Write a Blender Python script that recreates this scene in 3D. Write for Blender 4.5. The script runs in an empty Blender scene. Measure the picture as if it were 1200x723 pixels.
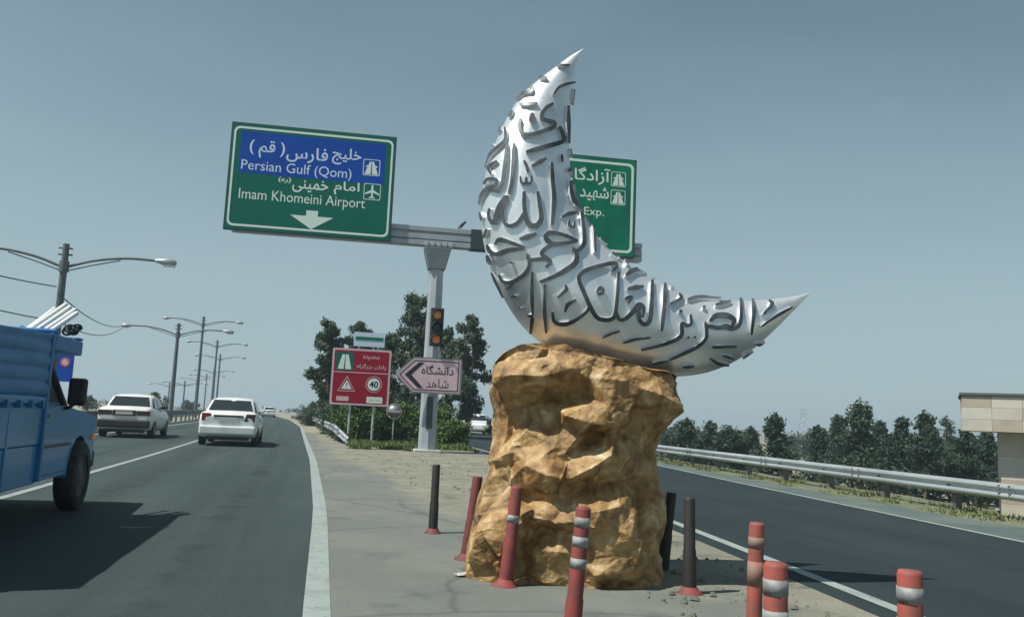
import bpy, bmesh, math, random
from mathutils import Vector, Matrix, noise
from mathutils.bvhtree import BVHTree
R = math.radians
random.seed(11)
SC = bpy.context.scene
COL = SC.collection

# ------------------------------------------------------------------ camera, sky, sun, exposure
FPX, CAMH, PITCH, ROLL = 1000.0, 1.15, R(7.4), R(2.5)
cd = bpy.data.cameras.new('camera'); cam = bpy.data.objects.new('camera', cd); COL.objects.link(cam)
cd.sensor_width = 36; cd.sensor_fit = 'HORIZONTAL'; cd.lens = FPX / 1200 * 36
cd.clip_start = 0.05; cd.clip_end = 6000
cam.matrix_world = Matrix.Translation((0, 0, CAMH)) @ Matrix.Rotation(R(90) + PITCH, 4, 'X') @ Matrix.Rotation(ROLL, 4, 'Z')
SC.camera = cam

SUN_EL, SUN_AZ = R(58), R(245)          # azimuth clockwise from +Y: the sun stands to the left
sun_dir = Vector((math.sin(SUN_AZ) * math.cos(SUN_EL), math.cos(SUN_AZ) * math.cos(SUN_EL), math.sin(SUN_EL)))
W = bpy.data.worlds.new('World'); SC.world = W; W.use_nodes = True
nt = W.node_tree; nt.nodes.clear()
wo = nt.nodes.new('ShaderNodeOutputWorld'); bg = nt.nodes.new('ShaderNodeBackground')
sky = nt.nodes.new('ShaderNodeTexSky'); sky.sky_type = 'NISHITA'; sky.sun_disc = False
sky.sun_elevation = SUN_EL; sky.sun_rotation = SUN_AZ; sky.air_density = 1.5; sky.dust_density = 1.6; sky.ozone_density = 2.5; sky.altitude = 1100
hs = nt.nodes.new('ShaderNodeHueSaturation'); hs.inputs['Saturation'].default_value = 0.60; hs.inputs['Hue'].default_value = 0.5
nt.links.new(sky.outputs[0], hs.inputs['Color']); tint = nt.nodes.new('ShaderNodeMix'); tint.data_type = 'RGBA'; tint.blend_type = 'MULTIPLY'; tint.inputs['Factor'].default_value = 1.0
tint.inputs['B'].default_value = (0.84, 1.05, 1.02, 1); nt.links.new(hs.outputs[0], tint.inputs['A']); 
# pale dusty veil of air low over the horizon
vt = nt.nodes.new('ShaderNodeTexCoord'); vx = nt.nodes.new('ShaderNodeSeparateXYZ'); vr = nt.nodes.new('ShaderNodeMapRange')
vr.inputs['From Min'].default_value = 0.0; vr.inputs['From Max'].default_value = 0.42; vr.inputs['To Min'].default_value = 0.80; vr.inputs['To Max'].default_value = 0.0
veil = nt.nodes.new('ShaderNodeMix'); veil.data_type = 'RGBA'; veil.inputs['B'].default_value = (5.15, 6.65, 7.6, 1)
vm = nt.nodes.new('ShaderNodeMapping'); vm.inputs['Scale'].default_value = (1.6, 1.6, 5.0); vn = nt.nodes.new('ShaderNodeTexNoise'); vn.inputs['Scale'].default_value = 1.3; vn.inputs['Detail'].default_value = 5
va = nt.nodes.new('ShaderNodeMath'); va.operation = 'MULTIPLY_ADD'; va.inputs[1].default_value = 0.55; va.use_clamp = True
vb = nt.nodes.new('ShaderNodeMath'); vb.operation = 'SUBTRACT'; vb.inputs[1].default_value = 0.5
nt.links.new(vt.outputs['Generated'], vx.inputs[0]); nt.links.new(vx.outputs['Z'], vr.inputs['Value']); nt.links.new(vt.outputs['Generated'], vm.inputs[0]); nt.links.new(vm.outputs[0], vn.inputs['Vector'])
nt.links.new(vn.outputs['Fac'], vb.inputs[0]); nt.links.new(vb.outputs[0], va.inputs[0]); nt.links.new(vr.outputs[0], va.inputs[2]); nt.links.new(va.outputs[0], veil.inputs['Factor'])
nt.links.new(tint.outputs['Result'], veil.inputs['A']); nt.links.new(veil.outputs['Result'], bg.inputs[0])
bg.inputs[1].default_value = 0.067
nt.links.new(bg.outputs[0], wo.inputs[0])
sd = bpy.data.lights.new('sun', 'SUN'); sd.energy = 5.0; sd.angle = R(0.6); sd.color = (1.0, 0.97, 0.88)
so = bpy.data.objects.new('sun', sd); COL.objects.link(so)
so.rotation_euler = (-sun_dir).to_track_quat('-Z', 'Y').to_euler(); so.location = (-30, 0, 40)
vs = SC.view_settings
vs.view_transform = 'Standard'; vs.look = 'None'; vs.exposure = 0.2; vs.gamma = 1; vs.use_curve_mapping = False
SC.cycles.volume_bounces = 0
SC.cycles.max_bounces = 6

# ------------------------------------------------------------------ measuring helpers (photograph pixel -> metres)
_fw = Vector((0, math.cos(PITCH), math.sin(PITCH))); _up0 = Vector((0, -math.sin(PITCH), math.cos(PITCH))); _rt0 = Vector((1, 0, 0))
_rt = _rt0 * math.cos(ROLL) + _up0 * math.sin(ROLL); _up = -_rt0 * math.sin(ROLL) + _up0 * math.cos(ROLL)
EYE = Vector((0, 0, CAMH))
def ray(x, y): return _fw + _rt * ((x - 600) / FPX) - _up * ((y - 361.5) / FPX)
def gnd(x, y, z=0.0):
    d = ray(x, y); return EYE + d * ((z - CAMH) / d.z)
def at(x, y, Y):
    d = ray(x, y); return EYE + d * (Y / d.y)
def on_plane(x, y, p0, d2):
    n = Vector((-d2[1], d2[0], 0)); d = ray(x, y); return EYE + d * ((Vector((p0[0], p0[1], 0)) - EYE).dot(n) / d.dot(n))
def lerp(a, b, t): return a + (b - a) * t
def interp(tab, x):
    if x <= tab[0][0]: return tab[0][1]
    for (a, b), (c, d) in zip(tab, tab[1:]):
        if x <= c: return b + (d - b) * (x - a) / (c - a)
    return tab[-1][1]
def smooth01(t):
    t = max(0, min(1, t)); return t * t * (3 - 2 * t)
def catmull(pts, n):
    pts = [Vector(p) for p in pts]; out = []
    P = [pts[0] * 2 - pts[1]] + pts + [pts[-1] * 2 - pts[-2]]
    for i in range(1, len(P) - 2):
        for k in range(n):
            t = k / n; a, b, c, d = P[i-1], P[i], P[i+1], P[i+2]
            out.append(0.5 * ((2*b) + (c - a) * t + (2*a - 5*b + 4*c - d) * t*t + (3*b - a - 3*c + d) * t**3))
    out.append(pts[-1]); return out

# ------------------------------------------------------------------ materials
MATS = {}
def mat(name, col, rough=0.6, metal=0.0, col2=None, scale=8.0, detail=4.0, bump=0.0, bscale=None, lo=0.35, hi=0.65, emit=None, coat=0.0, alpha_glass=False, stretch=None, spec=None):
    if name in MATS: return MATS[name]
    m = bpy.data.materials.new(name); m.use_nodes = True; N = m.node_tree.nodes; L = m.node_tree.links
    b = N['Principled BSDF']; b.inputs['Roughness'].default_value = rough; b.inputs['Metallic'].default_value = metal
    b.inputs['Base Color'].default_value = (*col, 1)
    if coat: b.inputs['Coat Weight'].default_value = coat; b.inputs['Coat Roughness'].default_value = 0.08
    if spec is not None: b.inputs['Specular IOR Level'].default_value = spec
    tc = N.new('ShaderNodeTexCoord'); src = tc.outputs['Object']
    if stretch:
        mp = N.new('ShaderNodeMapping'); mp.inputs['Scale'].default_value = stretch; L.new(src, mp.inputs[0]); src = mp.outputs[0]
    if col2 is not None:
        n = N.new('ShaderNodeTexNoise'); n.inputs['Scale'].default_value = scale; n.inputs['Detail'].default_value = detail; n.inputs['Roughness'].default_value = 0.6
        r = N.new('ShaderNodeValToRGB'); r.color_ramp.elements[0].position = lo; r.color_ramp.elements[1].position = hi
        r.color_ramp.elements[0].color = (*col, 1); r.color_ramp.elements[1].color = (*col2, 1)
        L.new(src, n.inputs['Vector']); L.new(n.outputs['Fac'], r.inputs[0]); L.new(r.outputs[0], b.inputs['Base Color'])
    if bump:
        n2 = N.new('ShaderNodeTexNoise'); n2.inputs['Scale'].default_value = bscale or scale * 4; n2.inputs['Detail'].default_value = 5
        bp = N.new('ShaderNodeBump'); bp.inputs['Strength'].default_value = bump; bp.inputs['Distance'].default_value = 0.02
        L.new(src, n2.inputs['Vector']); L.new(n2.outputs['Fac'], bp.inputs['Height']); L.new(bp.outputs[0], b.inputs['Normal'])
    if emit:
        b.inputs['Emission Color'].default_value = (*emit[0], 1); b.inputs['Emission Strength'].default_value = emit[1]
    MATS[name] = m; return m

def stains(N, L, tc, base, spots):
    """base colour, then a list of (colour, noise scale, threshold lo, hi, stretch) stains laid over it"""
    last = None
    for i, (c, sc, lo, hi, st) in enumerate(spots):
        mp = N.new('ShaderNodeMapping'); mp.vector_type = 'TEXTURE'; mp.inputs['Scale'].default_value = tuple(1/q for q in st); mp.inputs['Location'].default_value = (i*7.3, i*3.1, 0)
        if st[0] != st[1]: mp.inputs['Rotation'].default_value = (0, 0, R(13.5))
        L.new(tc.outputs['Object'], mp.inputs[0])
        n = N.new('ShaderNodeTexNoise'); n.inputs['Scale'].default_value = sc; n.inputs['Detail'].default_value = 6; n.inputs['Roughness'].default_value = 0.65
        L.new(mp.outputs[0], n.inputs['Vector'])
        mr = N.new('ShaderNodeMapRange'); mr.inputs['From Min'].default_value = lo; mr.inputs['From Max'].default_value = hi
        L.new(n.outputs['Fac'], mr.inputs['Value'])
        mx = N.new('ShaderNodeMix'); mx.data_type = 'RGBA'
        if last is None: mx.inputs['A'].default_value = (*base, 1)
        else: L.new(last, mx.inputs['A'])
        mx.inputs['B'].default_value = (*c, 1); L.new(mr.outputs[0], mx.inputs['Factor']); last = mx.outputs['Result']
    return last
def layered(name, base, spots, rough=0.9, bump=0.3, bscale=60.0, over=None, cracks=0.0):
    """over = (base, spots): a second ground that takes over where the mesh attribute 'loose' rises"""
    m = bpy.data.materials.new(name); m.use_nodes = True; N = m.node_tree.nodes; L = m.node_tree.links
    b = N['Principled BSDF']; b.inputs['Roughness'].default_value = rough; b.inputs['Specular IOR Level'].default_value = 0.22
    tc = N.new('ShaderNodeTexCoord'); last = stains(N, L, tc, base, spots)
    n2 = N.new('ShaderNodeTexNoise'); n2.inputs['Scale'].default_value = bscale; n2.inputs['Detail'].default_value = 4
    bp = N.new('ShaderNodeBump'); bp.inputs['Strength'].default_value = bump; bp.inputs['Distance'].default_value = 0.02
    if cracks:
        nz = N.new('ShaderNodeTexNoise'); nz.inputs['Scale'].default_value = 1.1; nz.inputs['Detail'].default_value = 5
        vm_ = N.new('ShaderNodeMix'); vm_.data_type = 'VECTOR'; vm_.inputs['Factor'].default_value = 0.30
        L.new(tc.outputs['Object'], nz.inputs['Vector']); L.new(tc.outputs['Object'], vm_.inputs['A']); L.new(nz.outputs['Color'], vm_.inputs['B'])
        vo = N.new('ShaderNodeTexVoronoi'); vo.feature = 'DISTANCE_TO_EDGE'; vo.inputs['Scale'].default_value = cracks; L.new(vm_.outputs['Result'], vo.inputs['Vector'])
        cr_ = N.new('ShaderNodeMapRange'); cr_.inputs['From Min'].default_value = 0.002; cr_.inputs['From Max'].default_value = 0.012; cr_.inputs['To Min'].default_value = 0.28; cr_.inputs['To Max'].default_value = 0.0
        L.new(vo.outputs['Distance'], cr_.inputs['Value']); mc = N.new('ShaderNodeMix'); mc.data_type = 'RGBA'; mc.inputs['B'].default_value = (0.012, 0.016, 0.017, 1)
        L.new(last, mc.inputs['A']); L.new(cr_.outputs[0], mc.inputs['Factor']); last = mc.outputs['Result']
    if over:
        l2 = stains(N, L, tc, *over); at_ = N.new('ShaderNodeAttribute'); at_.attribute_name = 'loose'
        nn = N.new('ShaderNodeTexNoise'); nn.inputs['Scale'].default_value = 1.7; nn.inputs['Detail'].default_value = 9; nn.inputs['Roughness'].default_value = 0.72
        L.new(tc.outputs['Object'], nn.inputs['Vector'])
        ad = N.new('ShaderNodeMath'); ad.operation = 'ADD'; L.new(at_.outputs['Fac'], ad.inputs[0]); L.new(nn.outputs['Fac'], ad.inputs[1])
        mr = N.new('ShaderNodeMapRange'); mr.interpolation_type = 'SMOOTHSTEP'; mr.inputs['From Min'].default_value = 0.82; mr.inputs['From Max'].default_value = 1.12
        L.new(ad.outputs[0], mr.inputs['Value']); mx = N.new('ShaderNodeMix'); mx.data_type = 'RGBA'
        L.new(last, mx.inputs['A']); L.new(l2, mx.inputs['B']); L.new(mr.outputs[0], mx.inputs['Factor']); last = mx.outputs['Result']
        mu = N.new('ShaderNodeMath'); mu.operation = 'MULTIPLY_ADD'; mu.inputs[1].default_value = 0.6; mu.inputs[2].default_value = bump; L.new(mr.outputs[0], mu.inputs[0]); L.new(mu.outputs[0], bp.inputs['Strength'])
    L.new(last, b.inputs['Base Color'])
    L.new(tc.outputs['Object'], n2.inputs['Vector']); L.new(n2.outputs['Fac'], bp.inputs['Height']); L.new(bp.outputs[0], b.inputs['Normal'])
    MATS[name] = m; return m

I3 = (1, 1, 1)
ramp_m = layered('ramp_asphalt', (0.017, 0.028, 0.032), [((0.026, 0.039, 0.043), 0.35, 0.4, 0.7, I3), ((0.010, 0.018, 0.022), 0.8, 0.5, 0.75, (1, 0.06, 1)), ((0.034, 0.048, 0.052), 40, 0.58, 0.75, I3)], 0.85, 0.25, 120)
asphalt = layered('asphalt', (0.036, 0.053, 0.055), [((0.049, 0.067, 0.068), 0.35, 0.4, 0.7, I3), ((0.024, 0.036, 0.039), 0.9, 0.48, 0.72, (1, 0.03, 1)), ((0.062, 0.080, 0.080), 1.6, 0.56, 0.75, (1, 0.02, 1)), ((0.072, 0.088, 0.088), 45, 0.56, 0.72, I3), ((0.012, 0.016, 0.018), 55, 0.62, 0.76, I3)], 0.85, 0.35, 110,
    over=((0.026, 0.040, 0.043), [((0.036, 0.050, 0.052), 0.5, 0.4, 0.7, I3), ((0.018, 0.028, 0.030), 3.0, 0.55, 0.75, (1, .06, 1))]))
asphalt_old = layered('asphalt_old', (0.082, 0.112, 0.110), [((0.13, 0.155, 0.14), 0.5, 0.42, 0.66, I3), ((0.06, 0.08, 0.08), 1.6, 0.56, 0.75, I3), ((0.22, 0.215, 0.19), 30, 0.6, 0.75, I3)], 0.92, 0.4, 90)
gravel = layered('gravel', (0.135, 0.150, 0.120), [((0.19, 0.195, 0.155), 0.6, 0.42, 0.62, I3), ((0.085, 0.095, 0.08), 2.4, 0.52, 0.70, I3), ((0.25, 0.25, 0.205), 24, 0.58, 0.72, I3), ((0.09, 0.09, 0.08), 35, 0.62, 0.72, I3)], 0.95, 0.9, 45)
gore_m = layered('gore_ground', (0.130, 0.143, 0.131), [((0.17, 0.18, 0.16), 0.5, 0.42, 0.66, I3), ((0.085, 0.10, 0.095), 1.6, 0.56, 0.75, I3), ((0.16, 0.17, 0.155), 30, 0.6, 0.75, I3)], 0.92, 0.35, 70,
    cracks=0.45, over=((0.205, 0.20, 0.16), [((0.26, 0.25, 0.20), 0.9, 0.42, 0.62, I3), ((0.085, 0.098, 0.078), 2.4, 0.52, 0.70, I3), ((0.28, 0.275, 0.225), 22, 0.58, 0.72, I3), ((0.06, 0.065, 0.055), 33, 0.62, 0.72, I3)]))
sand = layered('sand', (0.24, 0.225, 0.175), [((0.22, 0.21, 0.15), 0.05, 0.4, 0.65, I3), ((0.12, 0.14, 0.07), 0.3, 0.55, 0.7, I3), ((0.38, 0.34, 0.27), 3, 0.5, 0.7, I3)], 0.95, 0.6, 20)
verge_m = layered('dry_verge', (0.15, 0.155, 0.115), [((0.09, 0.12, 0.045), 0.9, 0.42, 0.60, I3), ((0.20, 0.195, 0.14), 5, 0.5, 0.7, I3)], 0.95, 0.8, 30)
paint_line = layered('road_paint', (0.27, 0.31, 0.30), [((0.20, 0.235, 0.23), 4, 0.45, 0.68, I3), ((0.10, 0.12, 0.12), 22, 0.58, 0.70, I3)], 0.7, 0.2, 80)
silver = mat('silver_paint', (0.84, 0.86, 0.87), 0.36, 0.68, (0.66, 0.69, 0.70), 3.2, 5, 0.10, 26)
letter_face = mat('letter_grey', (0.040, 0.050, 0.057), 0.45, 0.3, (0.11, 0.125, 0.135), 7)
letter_side = mat('letter_silver_edge', (0.60, 0.62, 0.64), 0.4, 0.5)
galv = mat('galvanised_steel', (0.42, 0.45, 0.47), 0.45, 0.45, (0.55, 0.58, 0.6), 3, 5, 0.05, 40)
rail_m = mat('guardrail_steel', (0.56, 0.59, 0.61), 0.38, 0.55, (0.42, 0.45, 0.47), 1.2, 5)
rail_dark = mat('weathered_rail', (0.07, 0.08, 0.085), 0.6, 0.3, (0.14, 0.15, 0.155), 2)
post_m = mat('rail_post_steel', (0.13, 0.135, 0.13), 0.6, 0.4, (0.2, 0.19, 0.17), 5)
pole_grey = mat('pole_paint', (0.30, 0.34, 0.37), 0.5, 0.2, (0.38, 0.42, 0.45), 1.5, 5)
pole_dark = mat('darker_pole_paint', (0.17, 0.20, 0.22), 0.55, 0.2, (0.22, 0.25, 0.27), 2)  # the pole grey in a slightly darker tone, for the pole head
lamp_grey = mat('lamp_pole_steel', (0.085, 0.105, 0.115), 0.6, 0.2, (0.12, 0.14, 0.15), 2)
lamp_head_m = mat('lamp_head_grey', (0.35, 0.37, 0.38), 0.4, 0.3)
lamp_lens = mat('lamp_lens', (0.65, 0.67, 0.68), 0.25)
dark_metal = mat('dark_steel', (0.05, 0.06, 0.07), 0.5, 0.3)
white_pt = mat('white_car_paint', (0.72, 0.74, 0.74), 0.3, 0.0, (0.62, 0.63, 0.62), 3, coat=0.6)
white_dirty = mat('dusty_white_car_paint', (0.60, 0.61, 0.60), 0.38, 0.0, (0.70, 0.71, 0.70), 2, coat=0.4)
grey_pt = mat('dark_car_paint', (0.05, 0.055, 0.06), 0.3, 0.2, coat=0.5)
car_glass = mat('car_window_glass', (0.018, 0.026, 0.028), 0.08, 0.0, spec=0.6)
tyre_m = mat('tyre_rubber', (0.018, 0.018, 0.019), 0.85, 0, (0.035, 0.034, 0.033), 12)
rim_dk = mat('dusty_steel_rim', (0.09, 0.095, 0.10), 0.6, 0.3, (0.05, 0.05, 0.05), 8)
rim_m = mat('wheel_rim', (0.33, 0.34, 0.35), 0.4, 0.6)
black_pl = mat('black_plastic', (0.022, 0.023, 0.025), 0.55)
tail_red = mat('tail_lamp', (0.20, 0.018, 0.015), 0.2)
tail_dk = mat('dark_tail_lamp', (0.055, 0.022, 0.02), 0.25)
plate_m = mat('number_plate', (0.5, 0.52, 0.5), 0.5)
blue_pt = mat('blue_truck_paint', (0.016, 0.20, 0.44), 0.42, 0.0, (0.07, 0.20, 0.32), 3.0, 8, lo=0.45, hi=0.85, coat=0.25)
blue_dk = mat('blue_rack_paint', (0.012, 0.145, 0.36), 0.5, 0.0, (0.03, 0.18, 0.38), 4)
tarp = mat('blue_cloth', (0.02, 0.13, 0.42), 0.8)
pipe_m = mat('white_pipe', (0.66, 0.68, 0.68), 0.45)
rope_m = mat('rope', (0.05, 0.055, 0.06), 0.9)
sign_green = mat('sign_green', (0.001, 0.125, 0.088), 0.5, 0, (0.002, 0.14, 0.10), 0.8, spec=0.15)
sign_green_lit = mat('sign_green_sunlit', (0.002, 0.20, 0.11), 0.5, 0, (0.002, 0.13, 0.085), 0.8, spec=0.15)  # lit copy of the sign green: sunlight brightness put into the colour
sign_blue = mat('sign_blue', (0.002, 0.060, 0.36), 0.5, 0, (0.003, 0.072, 0.40), 1.2, spec=0.15)
sign_white = mat('sign_white', (0.70, 0.80, 0.75), 0.5)
sign_pale = mat('sign_pale_blue', (0.62, 0.72, 0.86), 0.5)
sign_pink = mat('sign_faded_white', (0.66, 0.48, 0.53), 0.55, 0, (0.58, 0.41, 0.46), 3)
sign_red = mat('sign_red', (0.27, 0.008, 0.026), 0.5, 0, (0.33, 0.012, 0.032), 2, spec=0.15)
sign_black = mat('sign_black', (0.012, 0.012, 0.018), 0.5)
sign_back = mat('sign_back', (0.24, 0.26, 0.27), 0.5, 0.5)
sign_frame = mat('sign_frame', (0.02, 0.05, 0.045), 0.5)
amber = mat('amber_lens', (0.40, 0.13, 0.03), 0.3, 0, (0.55, 0.26, 0.10), 14, emit=((1.0, 0.35, 0.08), 0.06))
dark_lens = mat('dark_lens', (0.02, 0.04, 0.035), 0.3)
orange_pl = mat('orange_plastic', (0.34, 0.072, 0.050), 0.7, 0, (0.12, 0.06, 0.05), 9, 8, lo=0.40, hi=0.70)
red_pl = mat('red_plastic', (0.25, 0.042, 0.038), 0.7, 0, (0.10, 0.042, 0.036), 9, 8, lo=0.40, hi=0.70)
red_dirty = mat('dirty_red_plastic', (0.17, 0.035, 0.03), 0.7, 0, (0.09, 0.03, 0.028), 12)
black_post = mat('blackened_plastic', (0.020, 0.018, 0.018), 0.65, 0, (0.06, 0.035, 0.03), 9, lo=0.5, hi=0.75)
faded_band = mat('faded_band', (0.20, 0.15, 0.12), 0.7, 0, (0.30, 0.12, 0.09), 18)
refl_band = mat('reflective_band', (0.29, 0.31, 0.31), 0.6, 0, (0.13, 0.12, 0.115), 16, 8, lo=0.42, hi=0.68)
stone = mat('stone_cladding', (0.50, 0.47, 0.41), 0.8, 0, (0.42, 0.38, 0.32), 1.6, 5, 0.15, 20)
stone2 = mat('tan_stone_cladding', (0.42, 0.37, 0.30), 0.8, 0, (0.36, 0.31, 0.25), 3, 6, 0.15, 20)
stone3 = mat('pale_stone_cladding', (0.56, 0.53, 0.47), 0.8, 0, (0.47, 0.44, 0.38), 2.4, 6, 0.15, 20)
stone_dk = mat('stone_shelf_edge', (0.10, 0.10, 0.10), 0.8)
concrete = mat('concrete', (0.45, 0.45, 0.42), 0.85, 0, (0.35, 0.35, 0.33), 6, 5, 0.3, 30)
bark = mat('bark', (0.10, 0.075, 0.055), 0.9, 0, (0.16, 0.13, 0.10), 6, 5, 0.5, 20)
pale_bark = mat('pale_bark', (0.34, 0.32, 0.28), 0.85, 0, (0.2, 0.18, 0.15), 4, 5, 0.4, 20)
def leaf_mat(name, a, b):
    m = bpy.data.materials.new(name); m.use_nodes = True; N = m.node_tree.nodes; L = m.node_tree.links; p = N['Principled BSDF']
    g = N.new('ShaderNodeNewGeometry'); r = N.new('ShaderNodeValToRGB')
    r.color_ramp.elements[0].color = (*a, 1); r.color_ramp.elements[1].color = (*b, 1)
    L.new(g.outputs['Random Per Island'], r.inputs[0]); L.new(r.outputs[0], p.inputs['Base Color'])
    p.inputs['Roughness'].default_value = 0.7; p.inputs['Specular IOR Level'].default_value = 0.25
    MATS[name] = m; return m
leaf_grey = leaf_mat('grey_green_leaves', (0.036, 0.062, 0.036), (0.095, 0.130, 0.075))
leaf_pine = leaf_mat('pine_needles', (0.020, 0.042, 0.028), (0.052, 0.084, 0.050))
leaf_bush = leaf_mat('bush_leaves', (0.045, 0.095, 0.022), (0.12, 0.19, 0.05))
leaf_grass = leaf_mat('grass_blades', (0.06, 0.10, 0.025), (0.15, 0.19, 0.07))
leaf_dry = leaf_mat('dry_grass_blades', (0.09, 0.12, 0.045), (0.20, 0.21, 0.10))

# ------------------------------------------------------------------ objects helpers
def tag(o, label=None, cat=None, group=None, kind=None):
    if label: o['label'] = label
    if cat: o['category'] = cat
    if group: o['group'] = group
    if kind: o['kind'] = kind
    return o
def empty(name, loc=(0, 0, 0), rz=0.0, label=None, cat=None, group=None):
    o = bpy.data.objects.new(name, None); COL.objects.link(o); o.location = loc; o.rotation_euler = (0, 0, rz); o.empty_display_size = 0.2
    return tag(o, label, cat, group)
def copy_tree(o, parent=None):
    c = o.copy(); COL.objects.link(c)
    if parent is not None: c.parent = parent
    for ch in list(o.children): copy_tree(ch, c)
    return c

class MB:
    def __init__(s): s.v = []; s.f = []; s.mi = []; s.sm = []
    def add(s, vs, fs, mi=0, smooth=False):
        o = len(s.v); s.v += [Vector(p) for p in vs]
        for f in fs: s.f.append([i + o for i in f]); s.mi.append(mi); s.sm.append(smooth)
        return s
    def box(s, lo, hi, mi=0):
        x0, y0, z0 = lo; x1, y1, z1 = hi
        return s.add([(x0,y0,z0),(x1,y0,z0),(x1,y1,z0),(x0,y1,z0),(x0,y0,z1),(x1,y0,z1),(x1,y1,z1),(x0,y1,z1)],
              [(0,3,2,1),(4,5,6,7),(0,1,5,4),(1,2,6,5),(2,3,7,6),(3,0,4,7)], mi)
    def hexa(s, p, mi=0):   # 8 corners: bottom ccw, top ccw
        return s.add(p, [(0,3,2,1),(4,5,6,7),(0,1,5,4),(1,2,6,5),(2,3,7,6),(3,0,4,7)], mi)
    def cyl(s, a, b, r0, r1=None, n=12, mi=0, cap=True, smooth=True):
        a = Vector(a); b = Vector(b); r1 = r0 if r1 is None else r1
        d = (b - a).normalized(); u = d.orthogonal().normalized(); w = d.cross(u)
        vs = []
        for c, r in ((a, r0), (b, r1)):
            for k in range(n):
                t = 2*math.pi*k/n; vs.append(c + (u*math.cos(t) + w*math.sin(t)) * r)
        s.add(vs, [(k, (k+1) % n, n + (k+1) % n, n + k) for k in range(n)], mi, smooth)
        if cap: s.add(vs, [list(range(n))[::-1], list(range(n, 2*n))], mi)
        return s
    def lathe(s, a, axis, prof, n=16, mi=0, smooth=True, mats=None):
        a = Vector(a); d = Vector(axis).normalized(); u = d.orthogonal().normalized(); w = d.cross(u); vs = []
        for (h, r) in prof:
            for k in range(n):
                t = 2*math.pi*k/n; vs.append(a + d*h + (u*math.cos(t) + w*math.sin(t)) * max(r, 1e-4))
        for i in range(len(prof)-1):
            m_ = mats[i] if mats else mi
            s.add(vs if i == 0 else [], [], 0)
            o = len(s.v) - len(vs)
            for k in range(n):
                s.f.append([o+i*n+k, o+i*n+(k+1) % n, o+(i+1)*n+(k+1) % n, o+(i+1)*n+k]); s.mi.append(m_); s.sm.append(smooth)
        return s
    def tube(s, pts, r, n=8, mi=0, cap=True):
        pts = [Vector(p) for p in pts]; rs = r if isinstance(r, (list, tuple)) else [r]*len(pts)
        u = None; vs = []
        for i, p in enumerate(pts):
            d = (pts[min(i+1, len(pts)-1)] - pts[max(i-1, 0)]).normalized()
            u = d.orthogonal().normalized() if u is None else (u - d*u.dot(d)).normalized()
            w = d.cross(u)
            for k in range(n):
                t = 2*math.pi*k/n; vs.append(p + (u*math.cos(t) + w*math.sin(t)) * rs[i])
        fs = [(i*n+k, i*n+(k+1) % n, (i+1)*n+(k+1) % n, (i+1)*n+k) for i in range(len(pts)-1) for k in range(n)]
        s.add(vs, fs, mi, True)
        if cap: s.add(vs, [list(range(n))[::-1], list(range((len(pts)-1)*n, len(pts)*n))], mi)
        return s
    def prism(s, poly, fn0, fn1, mi=0, mside=None):
        """poly of 2-d points; fn0/fn1 turn a 2-d point into the near / far 3-d point"""
        n = len(poly); vs = [fn0(p) for p in poly] + [fn1(p) for p in poly]
        s.add(vs, [list(range(n)), list(range(n, 2*n))[::-1]], mi)
        return s.add(vs, [(k, n+k, n+(k+1) % n, (k+1) % n) for k in range(n)], mi if mside is None else mside)
    def grid(s, rows, closed=False, mi=0, smooth=True):
        n = len(rows[0]); vs = [p for r in rows for p in r]
        fs = [(i*n+k, i*n+(k+1) % n, (i+1)*n+(k+1) % n, (i+1)*n+k) for i in range(len(rows)-1) for k in range(n if closed else n-1)]
        return s.add(vs, fs, mi, smooth)
    def build(s, name, mats, parent=None, bevel=0.0, loc=None, fix=False):
        me = bpy.data.meshes.new(name); me.from_pydata([tuple(v) for v in s.v], [], s.f)
        for m in (mats if isinstance(mats, (list, tuple)) else [mats]): me.materials.append(m)
        me.polygons.foreach_set('material_index', s.mi); me.polygons.foreach_set('use_smooth', s.sm)
        if fix:
            bm = bmesh.new(); bm.from_mesh(me); bmesh.ops.remove_doubles(bm, verts=bm.verts, dist=1e-5)
            bmesh.ops.recalc_face_normals(bm, faces=bm.faces); bm.to_mesh(me); bm.free()
        me.update(); o = bpy.data.objects.new(name, me); COL.objects.link(o)
        if parent is not None: o.parent = parent
        if loc is not None: o.location = loc
        if bevel:
            bv = o.modifiers.new('bevel', 'BEVEL'); bv.width = bevel; bv.segments = 2; bv.limit_method = 'ANGLE'; bv.angle_limit = R(40); bv.harden_normals = False
        return o

# ------------------------------------------------------------------ the ground and the roads
def hw_edge(y):      # right edge line of the highway
    return interp([(-60, 13.4), (0, 0.07), (5.16, -1.06), (10.04, -2.1), (20.1, -4.45), (30.2, -6.95), (60.4, -14.4), (99, -24.9), (160, -43.5), (260, -80), (500, -190)], y)
def rin(y):          # inner edge line of the exit ramp
    return interp([(-40, 8.2), (5.89, 2.65), (11.2, 1.97), (25, 0.2), (47, -3.6), (80, -10.5), (130, -23)], y)
def rout(y):         # outer edge of the ramp asphalt
    return interp([(-40, 11.5), (10.35, 6.08), (18.8, 5.16), (25.7, 4.55), (47, 1.5), (80, -5.0), (130, -17)], y)
def grail(y):        # guardrail along the ramp
    return interp([(-30, 13.6), (4, 9.0), (13, 7.55), (26, 5.55), (47, 2.6), (80, -3.9), (130, -16)], y)
def ground_z(x, y):
    d = x - (grail(y) if y < 130 else -16 - (y-130)*0.25) - 1.0
    return -2.6 * smooth01(d / 5.0)
def spaced(a, b, fine0, fine1, step, grow):
    out = []; v = fine0
    while v <= fine1: out.append(v); v += step
    st = step; v = fine1
    while v < b: st *= grow; v += st; out.append(min(v, b))
    st = step; v = fine0
    while v > a: st *= grow; v -= st; out.insert(0, max(v, a))
    return out
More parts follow.
